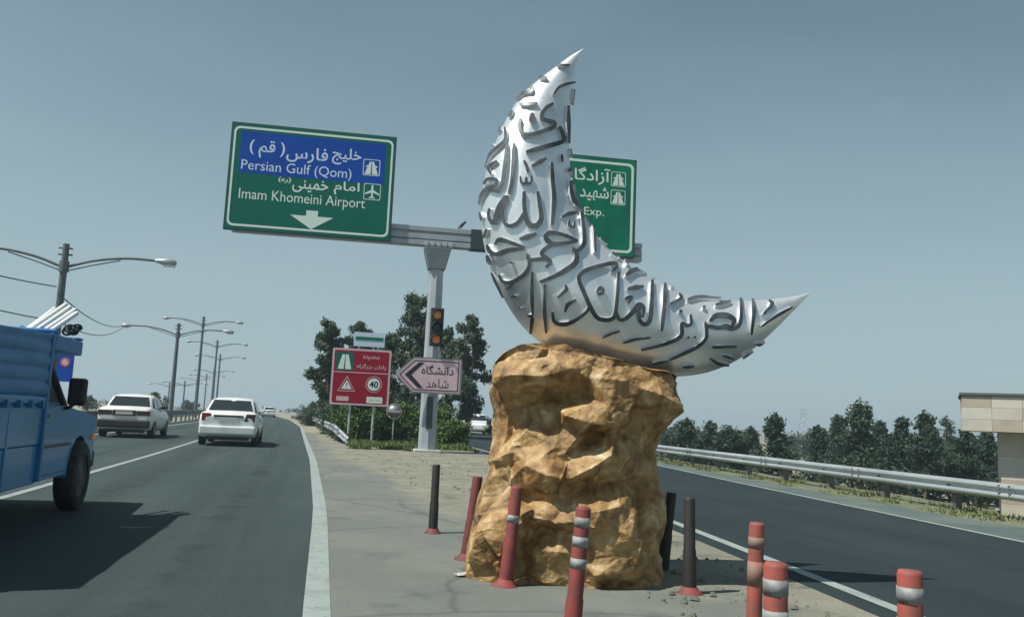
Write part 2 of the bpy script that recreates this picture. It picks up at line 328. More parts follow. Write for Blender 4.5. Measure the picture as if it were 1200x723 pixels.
xs = spaced(-2500, 2500, -30, 40, 1.0, 1.35); ys = spaced(-200, 4000, -10, 110, 1.5, 1.35)
MB().grid([[Vector((x, y, ground_z(x, y) - 0.004)) for x in xs] for y in ys]).build('ground', sand)['kind'] = 'structure'

def strip(name, fa, fb, y0, y1, z, m, step=1.5, nx=3):
    rows = []; y = y0
    while True:
        a, b = fa(y), fb(y); rows.append([Vector((lerp(a, b, k/(nx-1)), y, z)) for k in range(nx)])
        if y >= y1: break
        y = min(y1, y + step * (1 + max(0, y) / 40))
    o = MB().grid(rows).build(name, m); o['kind'] = 'structure'; return o
hwo = strip('highway', lambda y: hw_edge(y) - 8.6, lambda y: hw_edge(y) + 0.05, -30, 480, 0.004, asphalt, nx=70)
la = hwo.data.attributes.new('loose', 'FLOAT', 'POINT')
for i_, v_ in enumerate(hwo.data.vertices):
    l_ = v_.co.x - hw_edge(v_.co.y); la.data[i_].value = 0.46*sum(math.exp(-((l_ - c_)/.33)**2) for c_ in (-1.0, -2.65, -4.75, -6.4)) + .25*math.exp(-((l_ + 1.85)/.2)**2)
strip('opposite_carriageway', lambda y: hw_edge(y) - 19.5, lambda y: hw_edge(y) - 11.0, -30, 480, 0.004, asphalt)
strip('exit_ramp', lambda y: rin(y) - 0.25, rout, -30, 125, 0.008, ramp_m)
def gore_loose(x, y):
    l = x - hw_edge(y); near = smooth01((y - 6.0) / 5)
    rd = math.hypot(x - .45, y - 6.7)
    return min(1.0, max(0.0, min(1.0, (l - lerp(1.9, .5, near)) / 1.8)) * lerp(0.75, 1.0, near) + 0.4 * smooth01((y - 15) / 8) + 0.35*math.exp(-(rd/1.1)**4))
rows = []; y = -30.0
while y < 46:
    a, b = hw_edge(y) + 0.045, rin(y) - 0.245
    rows.append([Vector((lerp(a, b, k/16), y, 0.0055)) for k in range(17)]); y += 0.5
go = MB().grid(rows).build('gore', gore_m); go['kind'] = 'structure'
la = go.data.attributes.new('loose', 'FLOAT', 'POINT')
for i_, v_ in enumerate(go.data.vertices): la.data[i_].value = gore_loose(v_.co.x, v_.co.y)
strip('ramp_shoulder', rout, lambda y: lerp(rout(y), grail(y), 0.55) + 0.1*math.sin(y*1.7), -30, 90, 0.0045, asphalt_old)
strip('ramp_verge', lambda y: lerp(rout(y), grail(y), 0.45), lambda y: grail(y) + 0.9, -30, 100, 0.002, verge_m)
strip('edge_line', lambda y: hw_edge(y) - 0.08, lambda y: hw_edge(y) + 0.08, -10, 200, 0.009, paint_line)
strip('median_line', lambda y: hw_edge(y) - 7.45, lambda y: hw_edge(y) - 7.30, -10, 200, 0.009, paint_line)
strip('lane_line', lambda y: hw_edge(y) - 3.72, lambda y: hw_edge(y) - 3.60, -10, 200, 0.009, paint_line)
strip('ramp_inner_line', lambda y: rin(y) - 0.06, lambda y: rin(y) + 0.06, -10, 100, 0.013, paint_line)
strip('ramp_outer_line', lambda y: rout(y) - 0.16, lambda y: rout(y) - 0.06, -10, 100, 0.013, paint_line)

# ------------------------------------------------------------------ guardrails
W_PROF = [(0.0, 0.31), (0.035, 0.28), (0.06, 0.255), (0.06, 0.215), (0.01, 0.175), (0.01, 0.135), (0.06, 0.095), (0.06, 0.055), (0.035, 0.03), (0.0, 0.0)]
def guardrail(name, path, side, m_rail, label, top=0.72, post_gap=4.0, flare=None, spacer=True, group=None, rs=1.0):
    root = empty(name, (path[0].x, path[0].y, 0), 0, label, 'guardrail', group); off = Vector((path[0].x, path[0].y, 0))
    rows = []
    for i, p in enumerate(path):
        d = (path[min(i+1, len(path)-1)] - path[max(0, i-1)]); d.z = 0; d.normalize(); n = Vector((d.y, -d.x, 0)) * side
        rows.append([p - off + n * (o + t) + Vector((0, 0, top - 0.31*rs + z*rs)) for (o, z), t in [(q, 0) for q in W_PROF] + [(q, -0.006) for q in reversed(W_PROF)]])
    mb = MB().grid(rows, True); mb.build('rail_beam', m_rail, root)
    for i in range(2, min(len(path) - 1, 12)):
        if (path[i] - path[0]).length > 60: break
        d = (path[i+1] - path[i-1]); d.z = 0; d.normalize(); n = Vector((d.y, -d.x, 0))*side; c_ = path[i] - off
        sp = MB().grid([[c_ + d*e_ + n*(o + .006) + Vector((0, 0, top - 0.31*rs + z*rs)) for o, z in W_PROF] for e_ in (-.17, .17)])
        for zz in (.06, .12, .20, .26):
            for e_ in (-.11, .11): q_ = c_ + d*e_ + n*.05 + Vector((0, 0, top - .31*rs + zz*rs)); sp.cyl(q_, q_ + n*.028, .016, n=6, mi=1)
        sp.build('splice', [m_rail, post_m], root)
    acc = 0.0; nxt = 0.6
    for a, b in zip(path, path[1:]):
        L_ = (b - a).length
        while nxt <= acc + L_ and nxt < 400:
            p = a.lerp(b, (nxt - acc) / L_) - off; d = (b - a).normalized(); n = Vector((d.y, -d.x, 0)) * side
            q = MB(); q.box((-0.05, -0.07, -0.9), (0.05, 0.05, top - 0.03))
            if spacer: q.box((-0.04, 0.05, top - 0.26), (0.04, 0.14, top - 0.06))
            o = q.build('post', post_m, root); o.location = p - n * 0.12; o.rotation_euler = (0, 0, math.atan2(n.y, n.x) - R(90))
            nxt += post_gap
        acc += L_
    return root
pr = [Vector((grail(y), y, 0)) for y in [-12, -6, 0, 4, 8, 13, 17, 21, 26, 30, 35, 41, 47, 55, 64, 74]]
guardrail('guardrail', pr, -1, rail_m, 'bright double-wave steel guardrail along the outer side of the exit ramp, before the pines', top=0.52, post_gap=2.0, rs=0.78)
pr = []
for y in [31.0, 31.5, 32.2, 33.2, 34.5, 36.5, 40, 45, 50, 56, 62, 70, 80, 92, 105, 120]:
    f = max(0, (33.4 - y) / 2.4); pr.append(Vector((hw_edge(y) + 1.05 + 0.45*f*f, y, -0.42*f*f)))
guardrail('guardrail', pr, -1, rail_m, 'short-ended guardrail with its end bent down to the ground beside the red sign', top=0.68, post_gap=3.0)
pr = [Vector((hw_edge(y) - 8.35, y, 0)) for y in [14, 18, 22, 26, 30, 35, 40, 46, 52, 60, 68, 76, 86, 96, 108, 120, 140, 160]]
guardrail('guardrail', pr, 1, rail_dark, 'dark median guardrail running behind the two white sedans on the left', top=0.80, post_gap=3.0)

# ------------------------------------------------------------------ the crescent sculpture
YC = 6.62
OI = [((684,57),(684.6,57)),((668,66.5),(680,69)),((650,80),(675.5,82)),((632,94),(672,98)),((612,112),(669.5,118)),((596,136),(667.5,140)),((582,165),(667,163)),
      ((571,196),(667.5,188)),((564.5,230),(669,210)),((564,262),(674,232)),((569,296),(682,252)),((579,327),(694,271)),((594,356),(708,288)),((612,382),(725,303)),
      ((638,404),(744,316)),((675,422),(764,328)),((718,435),(785,338)),((760,441),(808,346)),((798,441),(830,350)),((830,436),(852,352)),((860,424),(874,352.5)),
      ((886,406),(895,351.5)),((908,386),(914,349.5)),((928,366),(931,347)),((940,353.5),(941,345)),((950,343),(950,342.4))]
Oc = catmull([at(*o, YC) for o, i in OI], 6); Ic = catmull([at(*i, YC) for o, i in OI], 6)
rows = []
NR = 64
for a, b in zip(Oc, Ic):
    c = (a + b) / 2; u = (a - b) / 2; h = u.length * 0.86
    rows.append([c + u * math.cos(t) + Vector((0, h * math.sin(t), 0)) for t in [2*math.pi*k/NR for k in range(NR)]])
croot = empty('crescent_sculpture', at(700, 425, YC), 0, 'big silver crescent moon covered in raised calligraphy, standing on the golden rock', 'sculpture')
CO = Vector(croot.location)
cm = MB().grid([[p - CO for p in r] for r in rows], True)
cbody = cm.build('crescent_body', silver, croot)
cv = [p for r in rows for p in r]; cf = [(i*NR+k, i*NR+(k+1) % NR, (i+1)*NR+(k+1) % NR, (i+1)*NR+k) for i in range(len(rows)-1) for k in range(NR)]
bvh = BVHTree.FromPolygons(cv, cf)
def on_crescent(x, y):
    d = ray(x, y).normalized(); h = bvh.ray_cast(EYE, d)
    if h[0] is not None:
        n = h[1] if h[1].dot(d) < 0 else -h[1]
        return h[0], n
    p = at(x, y, YC); h = bvh.find_nearest(p); n = h[1]
    c = h[0] - p
    if n.dot(p - h[0]) < 0: n = -n
    return h[0], n
def letter(pts, w, h=0.025, taper=True):
    L_ = sum((Vector(a) - Vector(b)).length for a, b in zip(pts, pts[1:]))
    n = max(2, int(L_ / len(pts) / 1.3))
    P = catmull([(p[0], p[1], 0) for p in pts], n) if len(pts) > 1 else [Vector((pts[0][0]-.1, pts[0][1], 0)), Vector((pts[0][0]+.1, pts[0][1], 0))]
    # rounded ends
    d0 = (P[0] - P[1]).normalized(); d1 = (P[-1] - P[-2]).normalized()
    ws = []
    N = len(P)
    for i in range(N):
        t = i / (N - 1); k = 1.0
        if taper: k = 0.72 + 0.55 * math.sin(math.pi * min(1, max(0, t)))**0.8 * (0.75 + 0.25*math.sin(t*7 + L_))
        ws.append(w * 0.49 * k)
    PP = [P[0] + d0*ws[0]*0.85, P[0] + d0*ws[0]*0.5] + P + [P[-1] + d1*ws[-1]*0.5, P[-1] + d1*ws[-1]*0.85]
    ws = [ws[0]*0.35, ws[0]*0.85] + ws + [ws[-1]*0.85, ws[-1]*0.35]
    rows = []
    for i, p in enumerate(PP):
        d = (PP[min(i+1, len(PP)-1)] - PP[max(0, i-1)]).normalized(); nn = Vector((-d.y, d.x, 0))
        l = p + nn*ws[i]; r = p - nn*ws[i]
        (a, na), (b, nb), (c, nc) = on_crescent(l.x, l.y), on_crescent(r.x, r.y), on_crescent(p.x, p.y)
        nv = (na + nb + nc).normalized(); e = (b - a)
        rows.append([a - na*0.012 - CO, a + nv*h*0.95 - CO, a + e*0.09 + nv*h - CO, b - e*0.09 + nv*h - CO, b + nv*h*0.95 - CO, b - nb*0.012 - CO])
    mb = MB(); nR = len(rows); vs = [p for r in rows for p in r]
    fs = []; mi = []
    for i in range(nR-1):
        for k in range(5):
            fs.append((i*6+k, i*6+k+1, (i+1)*6+k+1, (i+1)*6+k)); mi.append(0 if k in (1, 2, 3) else 1)
    fs += [(0, 1, 2, 3, 4, 5), tuple(range((nR-1)*6+5, (nR-1)*6-1, -1))]; mi += [1, 1]
    mb.add(vs, fs); mb.mi = mi
    return mb
STROKES = [
 ([(654,79.7),(666.4,78.4)],3), ([(634.6,90),(635,94),(641,94)],4), ([(647.8,112),(653,105),(660,101),(670.6,97)],3.2),
 ([(607.7,117),(614.6,111.5),(623,110),(625,106),(621.5,102)],4), ([(611.8,124.7),(629,123.3)],4.5), ([(599,138),(602.5,132.5)],4.5),
 ([(624,136.5),(624,145)],7.5), ([(646.4,123.5),(640,127.6),(634.7,135),(635.3,141.5),(641.6,143.5),(647.8,145.6),(647,150.5),(637.4,154.6),(625,158.8),(615.3,159.5),(611,155.3),(609.8,148.4),(611,141.5)],5),
 ([(663.5,125.6),(663.5,145),(664,167.7)],4), ([(654,150.5),(656.8,158),(657.5,166.4),(643,172),(630,176),(618,179.5)],5.5),
 ([(593.9,151.8),(594.6,158),(593.2,166.4),(584.9,174.7),(575.2,184.3),(570.4,195.4)],3.8), ([(578.7,170.5)],4.5),
 ([(595.8,171),(594.4,187.7),(592.3,205.6),(590,217),(585,224),(577,223)],4.6), ([(570.2,216),(574.4,211),(584,212),(582.7,218),(573,222),(567.4,229),(564.5,239)],4.2),
 ([(603.4,171),(602.7,194.6),(600.6,215.3),(597.9,227.7)],4.6), ([(584,190.4),(575,197.3),(577.8,204.2)],3.4), ([(614.5,190.4),(617.2,196),(618.6,202.9)],3.6),
 ([(610.3,208.4),(611,215),(614.5,216.5),(616.5,214),(616.8,209),(617.2,215),(620.5,216.5),(622.5,213),(622.7,208)],2.6), ([(624,195.3),(638,187.7)],4.5),
 ([(645,193),(646.2,215),(648,235),(646.4,264)],5), ([(629.7,227),(631.7,240),(634,256),(630.5,264),(625,266),(619,262),(616,252),(614.5,240),(614.5,227)],5.4),
 ([(615,250),(607,262),(597,265),(591,257),(590.5,245),(595,232),(587,243),(580.5,261),(575.5,254),(576,246)],5),
 ([(666,214),(667,226),(672,239),(684,248)],4.6), ([(664,201),(669,198),(671,207)],5), ([(656,183),(656.5,190)],3.5), ([(677,217),(672,226),(676,235),(683,239)],3.5),
 ([(658,255.5),(665,252.4),(672.5,251)],4.6), ([(665,259.5),(665.6,266),(671,268),(671,262)],3), ([(678.7,249.8),(681.5,266.4),(683,285.7),(677,294.4),(670.4,295)],4.4),
 ([(671,293),(674.8,299.8),(673.4,309.5),(662,317.8),(648.5,324.7),(634.7,330)],5.4), ([(688.4,254),(694,269),(696,296.8)],3.6), ([(611,280.4),(627.8,275)],5),
 ([(674.8,283.5),(659.5,277),(644.4,273.8),(639,278),(643,284.6),(650,287),(674,285)],5), ([(650,287),(640,291),(635,298),(640,303),(645,308),(641,313)],4.8),
 ([(642,303),(632,304),(621,304),(619.4,299)],4.4), ([(620,302),(621,312),(615.3,322),(601.5,330),(592,329),(587.7,322)],4.2), ([(600.8,307.4)],4.6),
 ([(614,290),(600,284.6),(587.7,281),(583,286)],4.6), ([(614,291),(596,293.5),(583.5,297.7),(577,294),(574,288)],5), ([(574,300),(577,308)],5.5), ([(573,269),(569.7,278)],3.4),
 ([(579,319),(592,347)],3), ([(596,338),(604,333)],2.6), ([(602,347),(607,346)],3.4), ([(612,360)],3.2),
 ([(625,319.7),(625,344.6),(626.3,367)],4), ([(621,368.5),(625.5,371),(624,388)],4), ([(639.5,334),(639.5,362.6),(641.5,387.5)],3.6), ([(663,335),(663.7,339.7),(654.7,348)],3.6),
 ([(674,351.5),(665.7,357),(663,364)],4), ([(716.3,319.7),(721,315),(718.4,310.5),(704.6,312.8),(686.6,317.7),(679,323),(678.3,330),(683.8,342.6),(690.7,357.8),(699,371),(708.7,374.4),(717,373),(720.5,366),(722.5,345.3),(723.2,321.8)],4.8),
 ([(690.7,357.8),(688,364),(679.6,370.9),(668.5,377.4),(657.5,378.5),(650.5,375),(648.5,365.3)],4.4), ([(721.5,366),(725.3,374),(732,373.4),(740.5,366),(747.4,357.8),(753,362),(752,371)],5),
 ([(747,362),(748,374),(754.3,380),(760,375.7),(762,359),(762.7,331.5)],4.8), ([(777.9,335.6),(777.2,359),(774.4,386.8)],4.6),
 ([(699,342),(702,337.5),(706,340),(705,344.5),(700,345)],3.2), ([(733,324),(739,319.7),(747.4,318.4),(757,319.7)],5.4), ([(735,339.8),(751.6,337.7)],5), ([(732,350),(739,348.8),(735,355.7)],3.4),
 ([(732,306),(733.6,311)],4), ([(766,325),(769,324)],4), ([(707,394),(716,390),(725,387.4)],3), ([(730.5,400.5),(743,397),(761,395)],3.2),
 ([(752,408.5),(775.6,403),(792.2,397),(797.8,391),(797.8,380),(804.7,382),(808.8,379.5),(808,371)],4.4), ([(796.4,366.3)],6.4), ([(824,362)],6), ([(805.4,395.4)],4.6), ([(813,394.7)],4.6),
 ([(825.4,379.5),(826.8,389),(825.4,397.4),(815.7,405.7),(802,412),(785,419.6)],4.4), ([(826,382),(841,384.5),(849.4,383),(856.3,385.3),(863.2,383),(866.6,375.6),(868,353.5)],5),
 ([(831.4,376.5),(838.3,371.5),(850.7,371.5),(859,376.3),(856,382)],6), ([(805.4,353),(818.5,350.8),(843.4,351.6)],3.8), ([(838.3,359.4),(855,356)],4), ([(795,347),(796.4,352),(784,358)],4), ([(784,336),(789,338)],3.2),
 ([(881.9,354),(881.9,368.7),(878.4,390.8)],4.2), ([(901.2,355),(903.3,359),(893.6,368.7)],4.2), ([(890.8,381.9),(900.5,375),(913,367.3),(925.4,360.4)],3.4),
 ([(834,406),(845,405.4),(860.4,404.7)],3.8), ([(831.4,418.5),(841,424),(852,425.4)],3.4), ([(870,417),(881,411.6)],5), ([(884,402),(896.4,402)],3.6), ([(800,428),(812,427)],3.4), ([(846,415),(858,418)],2.8),
 ([(765,424),(782,421)],2.6), ([(565.5,250),(567,258)],3.5), ([(587,156),(589,150)],3), ([(671,106),(671,122)],4.5), ([(667,176),(668.5,184)],4.5), ([(702,281),(710,287)],4), ([(716,299),(724,303)],4)]
for pts, w in STROKES:
    letter(pts, w).build('raised_letter', [letter_face, letter_side], croot, fix=True)

# ------------------------------------------------------------------ the rock
YR = 6.68
def prof(lst): return sorted([(at(x, y, YR).z, at(x, y, YR).x) for x, y in lst])
LP = prof([(579,414),(576,430),(577,450),(581,470),(586,490),(583,510),(578,535),(573,560),(567,590),(561,620),(556,645),(551,668)])
RP = prof([(788,440),(789,470),(784,495),(776,510),(771,530),(770,560),(769,600),(769,640),(771,690)])
TOPZ = sorted([(at(x, y, 6.35).x, at(x, y, 6.35).z) for x, y in [(575,424),(590,412),(615,405),(640,403),(665,408),(700,416),(740,428),(780,437),(800,441)]])
FAC = [(583,420,.02),(612,410,.0),(640,408,.0),(672,412,.01),(700,418,.02),(735,428,.02),(770,437,.03),
 (588,450,.06),(608,440,.08),(640,441,.07),(672,432,.04),(690,444,.01),(720,444,.08),(748,455,.07),(768,462,.10),
 (592,478,-.04),(622,472,-.07),(650,472,-.08),(680,460,-.07),(742,482,-.03),(765,492,-.03),
 (662,487,.07),(685,476,.03),(712,476,.05),(735,484,.04),(690,496,.07),(720,500,.05),(655,500,-.05),(700,512,-.05),(735,515,-.03),
 (588,510,-.06),(615,505,-.05),(600,530,-.02),(640,518,-.03),(618,545,.05),(645,556,.09),(668,560,.07),(690,548,.10),(715,532,.06),(745,540,-.02),(660,534,.01),(700,528,.02),
 (590,570,-.05),(612,583,-.08),(640,588,.02),(665,582,-.03),(695,578,-.06),(725,566,-.05),(755,570,-.05),
 (575,605,.05),(597,600,.03),(620,603,.03),(650,610,.08),(690,598,.09),(684,609,.10),(722,592,.06),(745,600,.03),
 (640,622,-.03),(668,624,.01),(700,622,.03),(760,615,-.05),(575,632,.09),(598,632,.05),(612,640,-.07),(628,645,.03),(655,645,.06),(690,648,.05),(728,630,.08),(742,648,.06),(762,650,-.03),
 (562,664,.09),(588,664,.05),(610,672,-.06),(630,670,.02),(660,668,.03),(700,670,.06),(735,672,.04),(760,676,.0),
 (556,676,.05),(600,686,.04),(640,690,.03),(700,692,.03),(745,692,.03)]
rnd = random.Random(5)
import numpy as np
from mathutils.geometry import delaunay_2d_cdt
NT, NV = 420, 210
def rock_base(t, z):
    xl, xr = interp(LP, z), interp(RP, z); cx = (xl + xr)/2; hw = (xr - xl)/2
    hd = 0.46 + 0.02*math.sin(z*3.0)
    c, s = math.cos(t), math.sin(t); e = 0.62
    return Vector((cx + hw*math.copysign(abs(c)**e, c), YR + hd*math.copysign(abs(s)**e, s), z)), Vector((c/hw, s/hd, 0)).normalized()
zmax = max(z for x, z in TOPZ)
ZLO = -0.03
_T = [2*math.pi*k/40000 - math.pi - math.pi/2 for k in range(40001)]
_sg = lambda v: math.copysign(abs(v)**.62, v)
_XY = np.array([(.60*_sg(math.cos(t)), .46*_sg(math.sin(t))) for t in _T]); _S = np.concatenate([[0], np.cumsum(np.hypot(*np.diff(_XY, axis=0).T))]); PER = _S[-1]; _S = _S - PER/2; _T = np.array(_T)
def to_uz(p):
    xl, xr = interp(LP, p.z), interp(RP, p.z); cx = (xl + xr)/2; hw = (xr - xl)/2
    q = max(-1, min(1, (p.x - cx)/hw)); c = math.copysign(abs(q)**(1/.62), q)
    return float(np.interp(-math.acos(c), _T, _S)), p.z       # metres round the rock, front centre = 0
def facet_field(pts):
    """pts (u, z, height): triangulated and read back on the grid: flat facets with sharp edges both ways"""
    allp = pts + [(u - PER, z, h) for u, z, h in pts if u > .6] + [(u + PER, z, h) for u, z, h in pts if u < -.6]
    allp += [(u, z, 0.0) for u in np.linspace(-4, 4, 30) for z in (-0.4, zmax + 0.4)]
    res = delaunay_2d_cdt([Vector((a[0], a[1])) for a in allp], [], [], 0, 1e-6)
    V, T, O = res[0], res[2], res[3]; H = [allp[o[0]][2] if o else 0.0 for o in O]
    F = np.zeros((NV, NT)); us = (np.arange(NT)/NT - .5)*PER; zs = ZLO + (zmax - ZLO)*np.arange(NV)/(NV-1)
    for t in T:
        if len(t) != 3: continue
        (x0, y0), (x1, y1), (x2, y2) = (V[k] for k in t); h0, h1, h2 = (H[k] for k in t)
        i0, i1 = np.searchsorted(us, min(x0, x1, x2) - 1e-9), np.searchsorted(us, max(x0, x1, x2) + 1e-9)
        j0, j1 = np.searchsorted(zs, min(y0, y1, y2) - 1e-9), np.searchsorted(zs, max(y0, y1, y2) + 1e-9)
        if i1 <= i0 or j1 <= j0: continue
        X, Z = np.meshgrid(us[i0:i1], zs[j0:j1]); det = (y1-y2)*(x0-x2) + (x2-x1)*(y0-y2)
        if abs(det) < 1e-12: continue
        a = ((y1-y2)*(X-x2) + (x2-x1)*(Z-y2))/det; b = ((y2-y0)*(X-x2) + (x0-x2)*(Z-y2))/det; c = 1-a-b
        m_ = (a >= -1e-6) & (b >= -1e-6) & (c >= -1e-6); F[j0:j1, i0:i1][m_] = (a*h0 + b*h1 + c*h2)[m_]
    return F
big = []
for x, y, h in FAC:
    u, z = to_uz(at(x, y, 6.2)); big.append((u, max(z, 0.0), h))
for k in range(90):
    u = rnd.uniform(-.5, .5)*PER; z = rnd.uniform(0, zmax)
    if abs(u) < 0.66: continue
    big.append((u, z, rnd.uniform(-.06, .07)))
mid = [(rnd.uniform(-.5, .5)*PER, rnd.uniform(-.05, zmax), rnd.uniform(-.016, .016)) for _ in range(420)]
fine = [(rnd.uniform(-.5, .5)*PER, rnd.uniform(-.05, zmax), rnd.uniform(-.005, .005)) for _ in range(2600)]
DISP = facet_field(big)*1.45 + facet_field(mid)*2.7 + facet_field(fine)*1.6
rows = []
def top_z(p): return interp(TOPZ, p.x) + 0.03*noise.noise(p*3.5) + 0.012*noise.noise(p*11) - 0.05*smooth01((p.y-6.35)/0.3)
for j in range(NV):
    z = ZLO + (zmax - ZLO)*j/(NV-1); r_ = []
    for i in range(NT):
        t = float(np.interp((i/NT - .5)*PER, _S, _T)); p, n = rock_base(t, z)
        d = DISP[j][i] + 0.006*noise.noise(p*14) + 0.004*noise.noise(p*33)
        p = p + n*d*(0.5 if abs(n.x) > 0.85 else 1.0); p.z = min(p.z, top_z(p)); r_.append(p)
    rows.append(r_)
last = rows[-1]; cen = sum(last, Vector()) / NT
for k in range(1, 26):
    f = 1 - k/25; r_ = []
    for p in last:
        q = cen + (p - cen)*f; q.z = top_z(q); r_.append(q)
    rows.append(r_)
m = bpy.data.materials.new('golden_rock_paint'); m.use_nodes = True; N = m.node_tree.nodes; L = m.node_tree.links; b = N['Principled BSDF']
tc = N.new('ShaderNodeTexCoord'); n1 = N.new('ShaderNodeTexNoise'); n1.inputs['Scale'].default_value = 7.0; n1.inputs['Detail'].default_value = 8; n1.inputs['Roughness'].default_value = 0.62; n1.inputs['Distortion'].default_value = 0.6
cr = N.new('ShaderNodeValToRGB'); e = cr.color_ramp.elements
e[0].position = 0.30; e[0].color = (0.085, 0.042, 0.016, 1); e[1].position = 0.74; e[1].color = (0.64, 0.52, 0.36, 1)
x = e.new(0.43); x.color = (0.24, 0.133, 0.047, 1); x = e.new(0.57); x.color = (0.40, 0.250, 0.098, 1)
L.new(tc.outputs['Object'], n1.inputs['Vector']); L.new(n1.outputs['Fac'], cr.inputs[0]); L.new(cr.outputs[0], b.inputs['Base Color'])
n2 = N.new('ShaderNodeTexNoise'); n2.inputs['Scale'].default_value = 28; n2.inputs['Detail'].default_value = 8; n2.inputs['Roughness'].default_value = 0.7
bp = N.new('ShaderNodeBump'); bp.inputs['Strength'].default_value = 0.5; bp.inputs['Distance'].default_value = 0.02
L.new(tc.outputs['Object'], n2.inputs['Vector']); L.new(n2.outputs['Fac'], bp.inputs['Height']); L.new(bp.outputs[0], b.inputs['Normal']); b.inputs['Roughness'].default_value = 0.52
rk = MB().grid(rows, True, 0, False).build('rock_pedestal', m)
tag(rk, 'tall golden brown painted rock carrying the silver crescent', 'rock')

# ------------------------------------------------------------------ delineator posts
def bollard(base, top, r, m_body, label, bands=(), m_band=None, m_foot=None, cap=None, foot=True, ribs=False):
    base = Vector(base); top = Vector(top); ax = top - base; h = ax.length
    root = empty('delineator_post', base, 0, label, 'bollard', 'delineator posts around the monument')
    root.rotation_euler = ax.to_track_quat('Z', 'Y').to_euler()
    pf = [(0.0, r*1.25), (0.05, r*1.18), (h*0.45, r*1.10), (h*0.47, r), (h - 0.012, r*0.97), (h, r*0.86), (h, 0)]
    if ribs: pf = [(0.0, r*1.2)] + [(h*0.2 + 0.016*k, r*(1.16 if k % 2 else 1.02)) for k in range(12)] + [(h*0.2+0.2, r), (h - 0.012, r*0.97), (h, r*0.86), (h, 0)]
    MB().lathe((0, 0, 0), (0, 0, 1), pf, 20).build('post_tube', m_body, root)
    if foot: MB().lathe((0, 0, 0), (0, 0, 1), [(-0.01, r*2.3), (0.012, r*2.25), (0.022, r*1.7), (0.05, r*1.3), (0.055, r*1.1)], 20).build('foot_flange', m_foot or m_body, root)
    for a, c in bands:
        MB().lathe((0, 0, 0), (0, 0, 1), [(a, r*0.98), (a, r*1.025), (c, r*1.025), (c, r*0.98)], 20).build('reflective_band', m_band, root)
    if cap: MB().lathe((0, 0, 0), (0, 0, 1), [(h - cap, r*1.0), (h - cap, r*1.06), (h - 0.004, r*1.04), (h + 0.004, r*0.9), (h + 0.004, 0.0)], 20).build('post_cap', orange_pl, root)
    return root
def b_ground(bx, by, tx, ty, *a, **k):
    g = gnd(bx, by); bollard(g, at(tx, ty, g.y), *a, **k)
def b_top(tx, ty, h, lean, *a, **k):
    t = gnd(tx, ty, h); bollard(Vector((t.x - lean, t.y, 0)), t, *a, **k)
b_ground(507, 625, 511.5, 544, 0.040, black_post, 'blackened post farthest left of the rock, standing by itself on the gravel', m_foot=red_dirty)
b_ground(546, 656, 560, 558, 0.043, red_dirty, 'dirty faded red post leaning against the left edge of the rock')
b_ground(592, 687, 606, 570, 0.043, red_pl, 'bright red post with one thin grey band leaning before the rock', bands=[(0.44, 0.49)], m_band=refl_band)
b_top(684, 594, 0.76, 0.05, 0.037, red_pl, 'red post with three grey reflective bands before the middle of the rock', bands=[(0.672, 0.716), (0.584, 0.628), (0.485, 0.53)], m_band=refl_band)
b_ground(776, 668, 787, 577, 0.043, black_post, 'black leaning post nearest the right side of the rock', foot=False)
b_ground(808, 696, 808, 583, 0.041, black_post, 'upright black post on a red foot right of the rock', m_foot=red_pl)
b_top(887, 612, 0.76, 0.02, 0.033, orange_pl, 'thin faded orange post with ribbed lower half, left of the striped pair', bands=[(0.655, 0.70), (0.50, 0.60)], m_band=faded_band, ribs=True)
b_top(909, 659, 0.76, 0.0, 0.0365, orange_pl, 'orange and white striped post right beside the thin faded orange one', bands=[(0.668, 0.714), (0.578, 0.624), (0.488, 0.534)], m_band=refl_band)
b_top(1066, 668, 0.76, 0.0, 0.0365, orange_pl, 'orange and white striped post farthest right, at the edge of the ramp line', bands=[(0.668, 0.714), (0.578, 0.624), (0.488, 0.534)], m_band=refl_band)

# ------------------------------------------------------------------ writing
AR = {'ا':('\uFE8D','\uFE8E',None,None),'آ':('\uFE81','\uFE82',None,None),'ب':('\uFE8F','\uFE90','\uFE91','\uFE92'),'پ':('\uFB56','\uFB57','\uFB58','\uFB59'),
 'ج':('\uFE9D','\uFE9E','\uFE9F','\uFEA0'),'ح':('\uFEA1','\uFEA2','\uFEA3','\uFEA4'),'خ':('\uFEA5','\uFEA6','\uFEA7','\uFEA8'),'د':('\uFEA9','\uFEAA',None,None),
 'ر':('\uFEAD','\uFEAE',None,None),'ز':('\uFEAF','\uFEB0',None,None),'س':('\uFEB1','\uFEB2','\uFEB3','\uFEB4'),'ش':('\uFEB5','\uFEB6','\uFEB7','\uFEB8'),
 'ف':('\uFED1','\uFED2','\uFED3','\uFED4'),'ق':('\uFED5','\uFED6','\uFED7','\uFED8'),'ل':('\uFEDD','\uFEDE','\uFEDF','\uFEE0'),'م':('\uFEE1','\uFEE2','\uFEE3','\uFEE4'),
 'ن':('\uFEE5','\uFEE6','\uFEE7','\uFEE8'),'ه':('\uFEE9','\uFEEA','\uFEEB','\uFEEC'),'و':('\uFEED','\uFEEE',None,None),'ی':('\uFBFC','\uFBFD','\uFBFE','\uFBFF'),
 'ع':('\uFEC9','\uFECA','\uFECB','\uFECC'),'ت':('\uFE95','\uFE96','\uFE97','\uFE98'),'گ':('\uFB92','\uFB93','\uFB94','\uFB95'),'ک':('\uFB8E','\uFB8F','\uFB90','\uFB91')}
